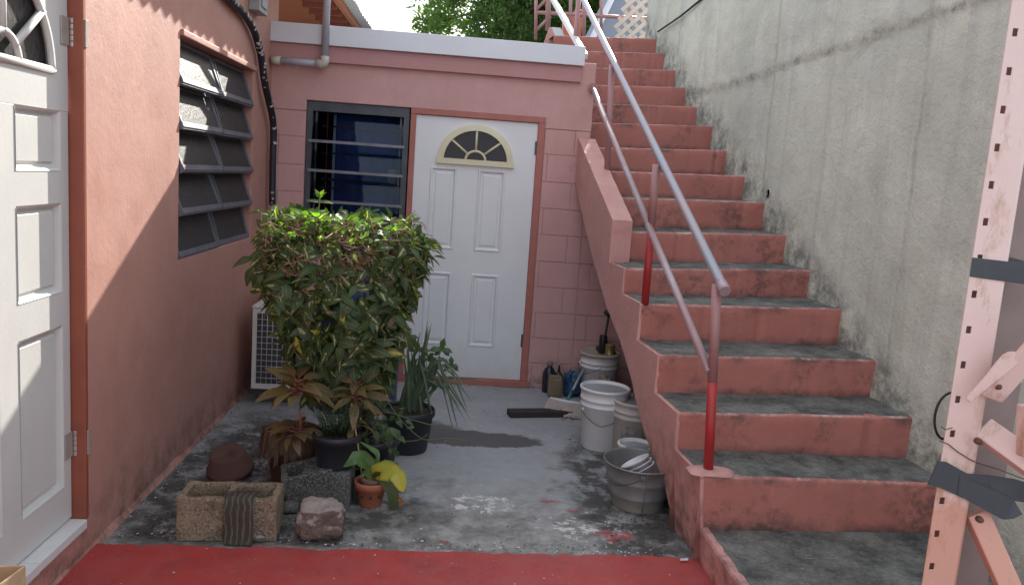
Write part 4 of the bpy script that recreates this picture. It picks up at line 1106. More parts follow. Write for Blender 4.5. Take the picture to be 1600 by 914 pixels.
# the paddle-ended strap lying across the post
pA, pB = at_y(1512, 626, YK - .03), at_y(1588, 551, YK - .055); d = (pB - pA); L = d.length; d.normalize(); s = d.cross(Vector((0, 1, 0))).normalized()
prof = [(0, .006), (.1, .0085), (.3, .010), (.5, .013), (.7, .0175), (.86, .019), (.95, .014), (1, .005)]
a_ = [pA + d * L * t + s * w_ for t, w_ in prof] + [pA + d * L * t - s * w_ for t, w_ in reversed(prof)]
o = MB().hexa([v + Vector((0, .004, 0)) for v in a_], [v - Vector((0, .004, 0)) for v in a_]).build('strap', M['rack'], rk, bevel=.0025); fix_normals(o)
# tape
t0, t1 = at_y(1530, 433, YK).z, at_y(1530, 403, YK).z
xl = lean(t0); mb = MB(); mb.hexa([(xl - .003, YK - .003, t0), (1.33, YK - .004, t0 - .012), (1.33, YK + .115, t0), (xl + .048, YK + .075, t0)], [(xl - .003, YK - .003, t1), (1.33, YK - .004, t1 - .008), (1.33, YK + .115, t1), (xl + .048, YK + .075, t1)]); o = mb.build('tape_band', M['tape'], rk, bevel=.0015); fix_normals(o)
def strip(pts_top, pts_bot, y_off, name):
    a = [at_y(x, y, YK + o_) for (x, y), o_ in zip(pts_top, y_off)]; b = [at_y(x, y, YK + o_) for (x, y), o_ in zip(pts_bot, y_off)]
    fa, fb = [], []
    for i in range(len(a) - 1):
        for q in range(4): fa.append(a[i].lerp(a[i + 1], q / 4) + Vector((0, .002 * nz(i + q * .25, 3), .0015 * nz(i * 3 + q, 1)))); fb.append(b[i].lerp(b[i + 1], q / 4) + Vector((0, .003 * nz(i + q * .3, 8), .0015 * nz(i * 3 + q, 5))))
    fa.append(a[-1]); fb.append(b[-1]); n = len(fa); t = Vector((0, .002, 0))
    vs = fa + fb + [v + t for v in fa] + [v + t for v in fb]; fs = []
    for i in range(n - 1): fs += [(i, i + 1, n + i + 1, n + i), (2 * n + i, 3 * n + i, 3 * n + i + 1, 2 * n + i + 1), (i, 2 * n + i, 2 * n + i + 1, i + 1), (n + i, n + i + 1, 3 * n + i + 1, 3 * n + i)]
    o = MB().add(vs, fs, smooth=False).build(name, M['tape'], rk); return o
strip([(1466, 720), (1480, 722), (1512, 740), (1545, 742), (1585, 748), (1625, 760)], [(1450, 757), (1470, 762), (1505, 778), (1545, 785), (1585, 782), (1625, 790)], [-.004, -.005, -.006, -.007, -.01, -.02], 'tape_band')
strip([(1500, 742), (1530, 756), (1560, 768), (1585, 782), (1598, 803)], [(1496, 772), (1520, 786), (1545, 800), (1566, 811), (1584, 810)], [-.007, -.010, -.014, -.02, -.03], 'tape_tail')
# wire loop and rusty tie
ctr = at_y(1478, 652, YK + .06)
cp = at_y(1482, 650, YK + .05)
pts = [cp + Vector((-.034 * math.sin(R_(a)), 0, .058 * math.cos(R_(a)))) for a in range(0, 181, 12)]
MB().tube(pts, .0032, 8).build('wire_loop', M['black_hose'], rk)
pts = [at_y(x, y, YK - .006) for x, y in ((1468, 688), (1482, 694), (1497, 706), (1516, 718), (1530, 724), (1560, 733), (1600, 748))]
MB().tube(pts, .0014, 6).build('tie_wire', M['rust'], rk)
pts = [at_y(x, y, YK - .008) for x, y in ((1470, 666), (1478, 671), (1488, 668))]
MB().tube(pts, .0012, 6).build('tie_wire', M['rust'], rk)
# ------------------------------------------------------------------ CARDBOARD BOX at the left corner
bx = empty('cardboard_box', at_z(10, 960, .5), 'open cardboard box corner at the bottom left beside the white door', 'box')
q = at_y(36, 884, 2.2)
mb = MB(); cx_, cy_, cz_ = q.x, q.y, q.z
mb.hexa([(cx_ - .35, cy_ - .02, 0.02), (cx_, cy_, 0.02), (cx_, cy_ + .006, .02), (cx_ - .35, cy_ - .014, .02)], [(cx_ - .35, cy_ - .02, cz_ - .01), (cx_, cy_, cz_), (cx_, cy_ + .006, cz_), (cx_ - .35, cy_ - .014, cz_ - .01)]); mb.build('side_panel', M['card'], bx)
mb = MB(); mb.hexa([(cx_ + .001, cy_ + .006, 0.02), (cx_ - .05, cy_ - .45, 0.02), (cx_ - .044, cy_ - .45, .02), (cx_ + .007, cy_, .02)], [(cx_ + .001, cy_ + .006, cz_), (cx_ - .05, cy_ - .45, cz_), (cx_ - .044, cy_ - .45, cz_), (cx_ + .007, cy_, cz_)]); mb.build('side_panel', M['card'], bx)

# ------------------------------------------------------------------ AIR CONDITIONER, BARREL
ac = empty('air_conditioner', (-1.25, 5.3, 0), 'white air conditioner outdoor unit with wire grille standing in the corner behind the bush', 'air conditioner')
ax0, ax1, ay0, ay1, az0, az1 = -1.312, -1.045, 5.3, 6.0, .115, .675
mb = MB().box((ax0, ay0 + .012, az0), (ax1, ay1, az1 - .022)); mb.build('casing', M['acwhite'], ac, bevel=.008)
mb = MB().box((ax0 - .004, ay0 + .002, az1 - .02), (ax1 + .004, ay1 + .004, az1)); mb.build('top_panel', M['acwhite'], ac, bevel=.005)
mb = MB(); cellsolid(mb, [ax0, ax0 + .028, ax1 - .035, ax1], [az0, az0 + .035, az1 - .05, az1 - .022], lambda i, j: i == 1 and j == 1, lambda u, v, t: Vector((u, t, v)), ay0, ay0 + .011); mb.build('grille_frame', M['acwhite'], ac, bevel=.002)
mb = MB().box((ax0 + .026, ay0 + .009, az0 + .03), (ax1 - .033, ay0 + .0115, az1 - .048)); mb.build('coil', M['coil'], ac)
for i in range(1, 6):
    x = ax0 + .028 + (ax1 - .035 - ax0 - .028) * i / 6; MB().tube([(x, ay0 + .004, az0 + .035), (x, ay0 + .004, az1 - .05)], .002, 6).build('grille_wire', M['acwhite'], ac)
for j in range(1, 12):
    z = az0 + .035 + (az1 - .085 - az0) * j / 12; MB().tube([(ax0 + .028, ay0 + .003, z), (ax1 - .035, ay0 + .003, z)], .002, 6).build('grille_wire', M['acwhite'], ac)
for y in (5.4, 5.85): MB().box((ax0 + .01, y, 0), (ax1 - .01, y + .08, az0 - .001)).build('foot', M['cinder_dark'], ac, bevel=.006)
ba = empty('blue_barrel', (-.63, 5.42, 0), 'deep blue plastic barrel hidden behind the bush in front of the louvred window', 'barrel')
MB().lathe((-.63, 5.42, 0), [(.255, 0), (.275, .02), (.28, .28), (.288, .30), (.288, .32), (.28, .34), (.28, .6), (.288, .62), (.288, .64), (.28, .66), (.272, .86), (.25, .89)], 40).build('drum', M['barrel'], ba)
MB().lathe((-.63, 5.42, .885), [(.262, 0), (.266, .015), (.262, .035), (.24, .036), (.0, .03)], 40).build('lid', M['barrel'], ba)

# ------------------------------------------------------------------ LEAF TOOLS
def leaf_mesh(name, m, L, W, n=6, droop=.25, fold=.25, tip=.9, lobes=0, curl=0., thick=0):
    """a leaf growing along +Y, face up +Z, folded on its midrib"""
    vs, uvs, fs = [], [], []
    for i in range(n + 1):
        t = i / n; w = W * .5 * (math.sin(math.pi * min(1, t ** .75)) ** tip) if 0 < t < 1 else .0015
        if lobes: w *= .55 + .45 * abs(math.cos(t * math.pi * lobes))
        a = droop * t * t
        y = L * t * (1 - .3 * abs(droop) * t); z = -L * a * .9 + curl * L * math.sin(t * 9) * .03
        for k, u in enumerate((-1, -.5, 0, .5, 1)):
            zz = z + abs(u) * w * fold - (.12 * w if abs(u) == 1 else 0)
            vs.append((u * w, y, zz)); uvs.append((.5 + u * .5, t))
    for i in range(n):
        for k in range(4): a = 5 * i + k; fs.append((a, a + 1, a + 6, a + 5))
    me = bpy.data.meshes.new(name); me.from_pydata(vs, [], fs); me.materials.append(m)
    l = me.uv_layers.new(name='UVMap')
    for p in me.polygons:
        p.use_smooth = True
        for li, vi in zip(p.loop_indices, p.vertices): l.data[li].uv = uvs[vi]
    return me
def frame_of(d, nrm):
    y = d.normalized(); z = (nrm - nrm.dot(y) * y)
    if z.length < 1e-4: z = y.orthogonal()
    z.normalize(); x = y.cross(z)
    return Matrix((x, y, z)).transposed()
def put_leaf(me, p, d, nrm, s, parent, name='leaf', org=None):
    o = bpy.data.objects.new(name, me); o.parent = parent
    o.matrix_local = Matrix.Translation(Vector(p) - (org if org is not None else base_of(parent))) @ frame_of(d, nrm).to_4x4() @ Matrix.Diagonal((s, s, s, 1))
    col.objects.link(o); return o
def join_leaves(items, parent, name, mats):
    """items: (mesh, p, d, n, s, matindex) merged into ONE object"""
    V, F, U, MI = [], [], [], []
    org = base_of(parent)
    for me, p, d, nrm, s, mi in items:
        fr = frame_of(d, nrm) * s; o = len(V)
        V += [fr @ v.co + Vector(p) - org for v in me.vertices]
        uv = me.uv_layers[0].data
        for q in me.polygons: F.append([o + i for i in q.vertices]); U += [tuple(uv[li].uv) for li in q.loop_indices]; MI.append(mi)
    me = bpy.data.meshes.new(name); me.from_pydata(V, [], F)
    for m in mats: me.materials.append(m)
    l = me.uv_layers.new(name='UVMap')
    for i, u in enumerate(U): l.data[i].uv = u
    for i, q in enumerate(me.polygons): q.material_index = MI[i]; q.use_smooth = True
    o = bpy.data.objects.new(name, me); o.parent = parent; o['kind'] = 'stuff'; col.objects.link(o); return o

# ------------------------------------------------------------------ THE BUSH
rnd = random.Random(11)
BC = (-.58, 3.98)
bush = empty('potted_bush', (-.5, 4.02, 0), 'large dark variegated bush clipped flat on top, standing in front of the annex window', 'bush')
stems = MB()
for k_ in range(7):
    a = rnd.uniform(0, 6.3); x0, y0 = -.46 + .05 * math.cos(a), 4.05 + .05 * math.sin(a)
    x1, y1 = -.58 + .28 * math.cos(a), 3.98 + .2 * math.sin(a)
    stems.tube([(x0, y0, .2), (x0 + .02, y0, .45), ((x0 + x1) / 2, (y0 + y1) / 2, .8), (x1, y1, 1.25)], [.014, .012, .009, .005], 7)
stems.build('stem', M['bark'], bush)
PROF = [(.36, -.70, -.44, .10), (.50, -.72, -.38, .13), (.68, -.79, -.29, .19), (.85, -.82, -.235, .28), (1.03, -.91, -.20, .31), (1.2, -.935, -.175, .32), (1.31, -.94, -.18, .31), (1.375, -.89, -.235, .28)]
def prof(z):
    for a, b in zip(PROF, PROF[1:]):
        if z <= b[0]:
            t = max(0, (z - a[0]) / (b[0] - a[0])); return [a[i] + (b[i] - a[i]) * t for i in (1, 2, 3)]
    return list(PROF[-1][1:])
def bush_point(shell=True):
    while True:
        z = rnd.uniform(.47, 1.375)
        if rnd.random() < .24: z = rnd.uniform(1.25, 1.385)
        x0, x1, h = prof(z); cx_, hw_ = (x0 + x1) / 2, (x1 - x0) / 2
        a = rnd.uniform(0, 2 * math.pi); p = 3.0
        ca, sa = math.cos(a), math.sin(a); rr = (abs(ca) ** p + abs(sa) ** p) ** (-1 / p)
        k = rnd.uniform(.80, 1.0) if z < 1.3 else math.sqrt(rnd.random())
        wob = 1 + .13 * nz(ca * 2.2, sa * 2.2, z * 5)
        p_ = Vector((cx_ + ca * rr * hw_ * k * wob, BC[1] + max(0, .9 - z) * .22 + sa * rr * h * k * wob, z + .02 * nz(ca * 4, sa * 4, 7)))
        out = Vector((ca, sa, 0))
        return p_, out
LB = [leaf_mesh('leaf', M['leaf_bush'], .095, .042, 6, .5, .22), leaf_mesh('leaf', M['leaf_bush'], .115, .050, 6, .75, .15), leaf_mesh('leaf', M['leaf_bush2'], .10, .046, 6, .55, .25), leaf_mesh('leaf', M['leaf_bush'], .085, .036, 5, .35, .3), leaf_mesh('leaf', M['leaf_brown'], .06, .022, 5, .8, .6, curl=1), leaf_mesh('leaf', M['leaf_tip'], .065, .032, 5, .3, .3), leaf_mesh('leaf', M['leaf_yellow'], .10, .044, 6, .5, .2)]
MATL = [M['leaf_bush'], M['leaf_bush'], M['leaf_bush2'], M['leaf_bush'], M['leaf_brown'], M['leaf_tip'], M['leaf_yellow']]
items = []; stems_extra = []
for q in range(2500):
    p, out = bush_point()
    top_ = p.z > 1.27
    dirv = out * rnd.uniform(.0, 1.0) + Vector((rnd.uniform(-1.1, 1.1), rnd.uniform(-.7, .7), rnd.uniform(-1.15, .45)))
    if top_: dirv = out * .5 + Vector((rnd.uniform(-1, 1), rnd.uniform(-1, 1), rnd.uniform(-.25, .9)))
    nrm = out + Vector((rnd.uniform(-.9, .9), rnd.uniform(-.9, .9), rnd.uniform(-.2, 1.1)))
    r = rnd.random()
    if top_: k_ = 4 if r < .17 else (5 if r < .55 else (2 if r < .82 else 3))
    elif p.z > 1.12: k_ = 4 if r < .12 else rnd.choice((0, 2, 3))
    else: k_ = 6 if r < .035 else (4 if r < .10 else (2 if r < .52 else rnd.choice((0, 1, 3, 0))))
    s = rnd.uniform(.6, 1.32) * (.66 if top_ else 1)
    items.append((LB[k_], p, dirv, nrm, s, k_))
# the few leaves that stick out: the tall bright sprig, the side shoots
sp = at_y(497, 345, 3.86)
sprig = [sp + Vector((0, 0, .05 * i)) for i in range(4)]
MB().tube([sp - Vector((0, 0, .08)), sp, sp + Vector((.004, 0, .12))], [.005, .004, .003], 6).build('young_shoot', M['stem_green'], bush)
front = []
for a, el, s in ((180, .35, 1.0), (10, .25, 1.05), (250, 1.2, .8), (70, 1.5, .8), (120, .9, .7), (300, .8, .75)):
    front.append((LB[5], sp + Vector((.004, 0, .085 + .02 * (el > .5))), Vector((math.cos(R_(a)), .3 * math.sin(R_(a)), el)), Vector((0, -.4, 1)), s, 5))
for (px, py, a) in ((412, 412, 200), (398, 418, 235), (395, 405, 160), (404, 425, 265), (420, 395, 150)):
    p = at_y(px, py, 3.85); front.append((LB[2], p, Vector((math.cos(R_(a)), -.2, math.sin(R_(a)) * .6 - .25)), Vector((.2, -.7, 1)), 1.15, 2))
for q in range(16):
    p = at_y(rnd.uniform(655, 682), rnd.uniform(370, 430), 3.9); front.append((LB[3], p, Vector((1, rnd.uniform(-.5, .3), rnd.uniform(-.6, .3))), Vector((0, -.3, 1)), .75, 3))
for q in range(34):
    a0 = rnd.choice(('top', 'top', 'side')); p, out = bush_point()
    if a0 == 'top': p.z = 1.345; dv = Vector((rnd.uniform(-.5, .5), rnd.uniform(-.4, .3), 1)).normalized()
    else: p = p + out * .02; dv = (out + Vector((0, 0, rnd.uniform(-.3, .5)))).normalized()
    L = rnd.uniform(.02, .055); stems_extra.append((p, p + dv * L))
    for e in range(rnd.randint(2, 4)):
        items.append((LB[rnd.choice((5, 3, 2))], p + dv * L * rnd.uniform(.5, 1), dv * .6 + Vector((rnd.uniform(-1, 1), rnd.uniform(-1, 1), rnd.uniform(-.3, .5))), Vector((0, -.3, 1)), rnd.uniform(.5, .85), 5 if a0 == 'top' else 3))
def nearness(it): return (Vector(it[1]) - EYE).length - it[4] * .9
items.sort(key=nearness)
shown = front + items[:295 - len(front)]
borg = base_of(bush)
for it in shown: put_leaf(it[0], it[1], it[2], it[3], it[4], bush, org=borg)
join_leaves(items[295 - len(front):], bush, 'foliage', MATL)
tw = MB()
for p, e in stems_extra: tw.tube([p - (e - p) * .6, p, e], [.003, .0025, .0012], 5)
for q in range(620):
    p, out = bush_point()
    if q % 4: p.z = rnd.uniform(1.1, 1.37)
    d = Vector((rnd.uniform(-1, 1), rnd.uniform(-1, 1), rnd.uniform(-.2, 1))).normalized(); L = rnd.uniform(.04, .11)
    e = Vector((rnd.uniform(-1, 1), rnd.uniform(-1, 1), rnd.uniform(-1, 1))) * .03
    p = p + out * .022
    tw.tube([p - d * L * .5, p + e, p + d * L * .5 + e * .5], [.0028, .0024, .0014], 5)
tw.build('twigs', M['twig'], bush, kind='stuff')

# ------------------------------------------------------------------ POTS
def pot(parent, c, r0, r1, h, m, rim=.008, soil=.02, n=32, name='pot'):
    """tapered pot with rolled rim and open top"""
    prof_ = [(r0 * .97, 0), (r0, .006), (r1 - .002, h - .035), (r1 + rim, h - .034), (r1 + rim, h - .004), (r1 + rim - .003, h), (r1 - .004, h), (r1 - .006, h - .02), (r0 - .006, .02), (0.0005, .02)]
    o = MB().lathe(c, prof_, n).build(name, m, parent)
    rs = r0 + (r1 - r0) * (h - soil) / h - .006
    so_ = MB().lathe((c[0], c[1], c[2] + h - soil), [(.0005, .008), (rs * .5, .004), (rs, 0)], 24, wob=.0); so_.build('soil', M['soil'], parent)
    return o
pot(bush, (-.40, 4.10, 0), .125, .155, .24, M['black_pot'])
for k_ in range(5):
    a = k_ * 1.26; 
# vines trailing over the black pot
vr = MB()
for pts in ([(600, 640), (640, 655), (690, 668), (712, 672)], [(590, 600), (620, 650), (660, 690), (700, 682), (735, 690)], [(560, 690), (575, 735), (605, 740), (618, 728)], [(585, 655), (625, 690), (655, 688), (668, 678)]):
    P_ = [at_y(x, y, 3.92) for x, y in pts]; f_ = []
    for i in range(len(P_) - 1):
        for q in range(5): f_.append(P_[i].lerp(P_[i + 1], q / 5))
    f_.append(P_[-1])
    for _ in range(3): f_ = [f_[0]] + [(f_[i - 1] + 2 * f_[i] + f_[i + 1]) / 4 for i in range(1, len(f_) - 1)] + [f_[-1]]
    vr.tube(f_, .0022, 5)
vr.build('vine', M['stem_green'], bush)

# broad-leaved red and green plants
def rosette(root, c, n, L, W, mats, spread=1., stem=.08, up=.6, seed=0):
    r = random.Random(seed); ms = [leaf_mesh('leaf', m, L, W, 8, dr, .18) for m in mats for dr in (.35, .7)]
    st_ = MB()
    for i in range(n):
        t = i / n; a = i * 2.4 + r.uniform(-.3, .3); el = up * (1.3 - 1.5 * (1 - t)) + r.uniform(-.35, .4)
        b = Vector(c) + Vector((0, 0, stem * t)); d = Vector((math.cos(a), math.sin(a), el))
        p = b + d.normalized() * (.03 + .015 * r.random()) * spread
        st_.tube([b, p], [.0035, .003], 5)
        put_leaf(ms[r.randrange(len(ms))], p, d, Vector((r.uniform(-.4, .4), -.35 + r.uniform(-.3, .3), 1)), r.uniform(.6, 1.1), root)
    st_.build('stems', plain_red, root)
plain_red = plain('reddish_stalk', (.30, .09, .07), .6)

agl = empty('red_leaved_plant', at_z(455, 760, .0), 'tall red and green leaved plant growing out of a frayed brown pot behind the block', 'plant')
ab = at_z(455, 748, 0); 
pot(agl, (ab.x, ab.y, 0), .10, .135, .27, M['terracotta_old'])
c1 = at_y(468, 640, ab.y - .28); c2 = at_y(472, 700, ab.y - .16)
MB().tube([(ab.x, ab.y, .2), c2.lerp(c1, .5), c1], [.008, .007, .006], 7).build('stalk', plain_red, agl)
rosette(agl, at_y(464, 618, ab.y - .30), 23, .175, .066, [M['leaf_red'], M['leaf_red2']], seed=2, stem=.07)
rosette(agl, at_y(462, 682, ab.y - .24), 18, .145, .058, [M['leaf_red2'], M['leaf_red']], seed=5, stem=.04, up=.45)
# frayed fibre hanging over the pot
mb = MB()
for q in range(220):
    a = rnd.uniform(-2.9, .2); r0 = .14 + rnd.uniform(-.004, .02); z = .27 + rnd.uniform(-.05, .04); L = rnd.uniform(.04, .13)
    x, y = ab.x + r0 * math.cos(a), ab.y + r0 * math.sin(a); w_ = rnd.uniform(.004, .012)
    tx, ty = -math.sin(a) * w_, math.cos(a) * w_; o_ = rnd.uniform(0, .02)
    mb.add([(x - tx, y - ty, z), (x + tx, y + ty, z), (x + tx * .4 + math.cos(a) * o_, y + ty * .4 + math.sin(a) * o_, z - L), (x - tx * .6 + math.cos(a) * o_, y - ty * .6 + math.sin(a) * o_, z - L * .9)], [(0, 1, 2, 3)])
mb.build('dry_fibre', plain('brown_fibre', (.13, .075, .05), .95, scale=20), agl, kind='stuff')

# ferny plant in black pot on a block
fb = at_z(507, 796, 0)
bk = MB(); bk.box((fb.x - .115, fb.y, 0), (fb.x + .115, fb.y + .2, .185)); o = bk.build('concrete_block', M['cinder_dark'], bevel=.008, origin=(fb.x, fb.y, 0)); tag(o, 'dark mossy concrete block carrying the ribbed black pot', 'concrete block')
PX, PY_ = fb.x + .03, fb.y + .10
frn = empty('fern_in_black_pot', (PX, PY_, .187), 'feathery green plant in a ribbed black nursery pot on the dark block', 'potted plant')
pot(frn, (PX, PY_, .187), .085, .108, .165, M['black_pot'])
mb = MB()
for q in range(90):
    a = rnd.uniform(0, 6.28); rr = rnd.uniform(0, .06); b = Vector((PX + rr * math.cos(a), PY_ + rr * math.sin(a), .34)); L = rnd.uniform(.08, .26)
    tip = b + Vector((math.cos(a) * L * .5, math.sin(a) * L * .5, L)); mid = b.lerp(tip, .55) + Vector((0, 0, .02))
    mb.tube([b, mid, tip], [.0016, .0012, .0006], 4)
    for k_ in range(9):
        t = .3 + .07 * k_; c = b.lerp(tip, t); d = Vector((rnd.uniform(-1, 1), rnd.uniform(-1, 1), rnd.uniform(-.2, .6))).normalized() * .02
        e = d.orthogonal().normalized() * .0022; mb.add([c - e, c + e, c + d], [(0, 1, 2)])
mb.build('fronds', M['fern'], frn, kind='stuff')

# bronze plant with a cane, standing between the pots
rp = empty('bronze_leaved_plant', at_z(566, 745, .0), 'bronze and red leaved plant in the middle of the group of pots', 'plant')
rb = at_z(556, 748, 0)
pot(rp, (rb.x + .02, rb.y + .06, 0), .07, .09, .15, M['black_pot'])
rosette(rp, at_y(556, 628, rb.y - .28), 20, .15, .052, [M['leaf_red2'], M['leaf_red']], seed=9, stem=.09, up=.8)
rosette(rp, at_y(550, 665, rb.y - .24), 8, .11, .04, [M['leaf_red2'], M['leaf_brown']], seed=12, stem=.04, up=.2)
MB().tube([(rb.x, rb.y + .05, .12), at_y(552, 640, rb.y - .26)], [.006, .005], 7).build('stalk', plain_red, rp)

# orchid in terracotta pot
oc = at_z(576, 795, 0) + Vector((0, .06, 0))
orc = empty('orchid_in_terracotta_pot', (oc.x, oc.y, 0), 'orchid with one yellowing leaf in a small terracotta pot beside the rock', 'potted plant')
prof_ = [(.052, 0), (.056, .004), (.072, .088), (.080, .089), (.083, .122), (.079, .126), (.073, .124), (.070, .10), (.05, .01), (.001, .01)]
tp = MB().lathe((oc.x, oc.y, 0), prof_, 36).build('pot', M['terracotta'], orc)
for a in range(200, 350, 38): MB().lathe((oc.x + .0665 * math.cos(R_(a)), oc.y + .0665 * math.sin(R_(a)), .058), [(.0005, .0), (.008, .0), (.008, .004)], 12, M_=Matrix.Rotation(R_(a), 3, 'Z') @ Matrix.Rotation(R_(84), 3, 'Y')).build('drain_slot', M['soil'], tp)
MB().lathe((oc.x + .004, oc.y, .10), [(.05, 0), (.058, .038), (.061, .04), (.056, .036), (.048, .01), (.001, .012)], 30).build('inner_pot', M['bucket_in'], orc)
mb = MB()
for q in range(26): 
    a = rnd.uniform(0, 6.28); rr = rnd.uniform(0, .045); c = Vector((oc.x + rr * math.cos(a), oc.y + rr * math.sin(a), .128)); d = Vector((rnd.uniform(-1, 1), rnd.uniform(-1, 1), rnd.uniform(0, .6))).normalized() * .014
    mb.tube([c - d, c + d], .004, 5)
mb.build('bark_chips', M['bark'], orc, kind='stuff')
cb_ = Vector((oc.x + .015, oc.y, .135))
def arc_leaf(pts, W, m, parent, nrm=Vector((0, -.3, 1)), n=12, name='leaf'):
    P_ = [Vector(p) for p in pts]; vs, uvs, fs = [], [], []
    for i in range(n + 1):
        t = i / n; k = t * (len(P_) - 1); a = min(int(k), len(P_) - 2); f = k - a
        p0 = P_[max(a - 1, 0)]; p1 = P_[a]; p2 = P_[a + 1]; p3 = P_[min(a + 2, len(P_) - 1)]
        c = .5 * ((2 * p1) + (p2 - p0) * f + (2 * p0 - 5 * p1 + 4 * p2 - p3) * f * f + (-p0 + 3 * p1 - 3 * p2 + p3) * f ** 3)
        d = (p2 - p1).normalized(); s = d.cross(nrm).normalized(); up = s.cross(d)
        w_ = W * .5 * (math.sin(math.pi * (.06 + .94 * t) ** .8) ** .6 if t < 1 else .04)
        for u in (-1, -.5, 0, .5, 1): vs.append(c + s * u * w_ + up * abs(u) * w_ * .25); uvs.append((.5 + u * .5, t))
    for i in range(n):
        for k in range(4): q = 5 * i + k; fs.append((q, q + 1, q + 6, q + 5))
    mb = MB().add(vs, fs, uvs=uvs, smooth=True); return mb.build(name, m, parent)
yO = oc.y - .02
arc_leaf([cb_, at_y(572, 722, yO), at_y(555, 716, yO - .03), at_y(534, 728, yO - .04)], .085, M['leaf_orchid'], orc, Vector((0, -.8, .6)))
arc_leaf([cb_, at_y(598, 735, yO - .02), at_y(620, 742, yO - .07), at_y(630, 768, yO - .08)], .10, M['leaf_yell'], orc, Vector((0, -1, .4)))
arc_leaf([cb_, at_y(600, 745, yO - .02), at_y(613, 770, yO - .04), at_y(613, 800, yO - .03)], .075, M['leaf_dk'], orc, Vector((.5, -1, .1)))
arc_leaf([cb_, at_y(590, 712, yO), at_y(577, 700, yO + .01), at_y(562, 690, yO)], .036, M['leaf_orchid'], orc)
arc_leaf([cb_ + Vector((0, 0, -.005)), at_y(576, 752, yO - .03), at_y(566, 748, yO - .05)], .03, M['leaf_orange'], orc)
arc_leaf([at_y(621, 775, yO), at_y(626, 782, yO), at_y(626, 796, yO)], .02, M['leaf_orange'], orc, Vector((0, -1, .2)))
MB().tube([at_y(567, 752, yO), at_y(560, 700, yO), at_y(552, 650, yO), at_y(549, 630, yO)], .0045, 7).build('cane', M['bamboo'], orc)

# long-bladed plant
bc_ = at_z(628, 735, 0) + Vector((0, .35, 0))
bp = empty('long_bladed_plant', (bc_.x, bc_.y, 0), 'spiky plant with long grey green blades arching over towards the white door', 'potted plant')
pot(bp, (bc_.x, bc_.y, 0), .12, .15, .25, M['black_pot'])
yb_ = bc_.y
for q in range(34):
    b = Vector((bc_.x + rnd.uniform(-.06, .06), bc_.y + rnd.uniform(-.06, .04), .24))
    if q < 16: x, h, o_ = rnd.uniform(-.12, .18), rnd.uniform(.25, .56), rnd.uniform(-.15, .05); tip = b + Vector((x, o_, h)); mid = b + Vector((x * .35, o_ * .4, h * .55))
    else: x = rnd.uniform(.12, .42); tip = b + Vector((x, rnd.uniform(-.2, .05), rnd.uniform(-.12, .22))); mid = b + Vector((x * .5, -.03, rnd.uniform(.2, .33)))
    arc_leaf([b, b.lerp(mid, .5) + Vector((0, 0, .02)), mid, tip], rnd.uniform(.012, .024), M['leaf_blade'], bp, Vector((0, -.8, .6)), 9)
# lobed seedling
sc = bc_ + Vector((-.02, .05, 0))
sd_ = empty('lobed_leaf_seedling', (sc.x, sc.y, .22), 'lanky seedling with lobed green leaves rising in front of the white door', 'plant')
ys_ = sc.y
heads = [(690, 545, 1.0), (655, 545, .9), (668, 560, .85), (705, 570, .8), (640, 525, .8), (660, 590, .7), (684, 600, .7)]
SL = leaf_mesh('leaf', M['leaf_seedling'], .085, .05, 8, .5, .15, lobes=1.5)
mb = MB(); b0 = Vector((sc.x + .02, sc.y, .23))
for px, py, s in heads:
    c = at_y(px, py, ys_ - .05); mb.tube([b0, b0.lerp(c, .5) + Vector((.03, 0, -.02)), c], [.004, .003, .002], 6)
    for a in range(5):
        an = R_(-110 + a * 55 + rnd.uniform(-12, 12)); put_leaf(SL, c, Vector((math.sin(an), -.35, math.cos(an) * .7 - .3)), Vector((0, -.8, .7)), s * rnd.uniform(.7, 1), sd_)
mb.build('stalks', M['stem_green'], sd_)

# leafy filler plant between bronze plant and blades
fl = empty('small_leaf_plant', at_z(600, 745, 0) + Vector((0, .1, 0)), 'low leafy green plant with small drooping leaves filling in beside the blade plant', 'plant')
FL = leaf_mesh('leaf', M['leaf_seedling'], .06, .032, 6, .5, .2)
fc = at_y(598, 650, 4.02); mb = MB()
for q in range(70):
    p = Vector((fc.x + rnd.gauss(0, .075), 4.0 + rnd.uniform(-.12, .08), fc.z + rnd.gauss(-.03, .09)))
    put_leaf(FL, p, Vector((rnd.uniform(-1, 1), rnd.uniform(-1, .2), rnd.uniform(-.8, .3))), Vector((0, -.5, 1)), rnd.uniform(.6, 1.1), fl)
    if q % 5 == 0: mb.tube([(-.42, 4.1, .22), p.lerp(Vector((-.42, 4.1, .3)), .4), p], [.003, .0025, .0015], 5)
mb.build('stalks', M['stem_green'], fl)

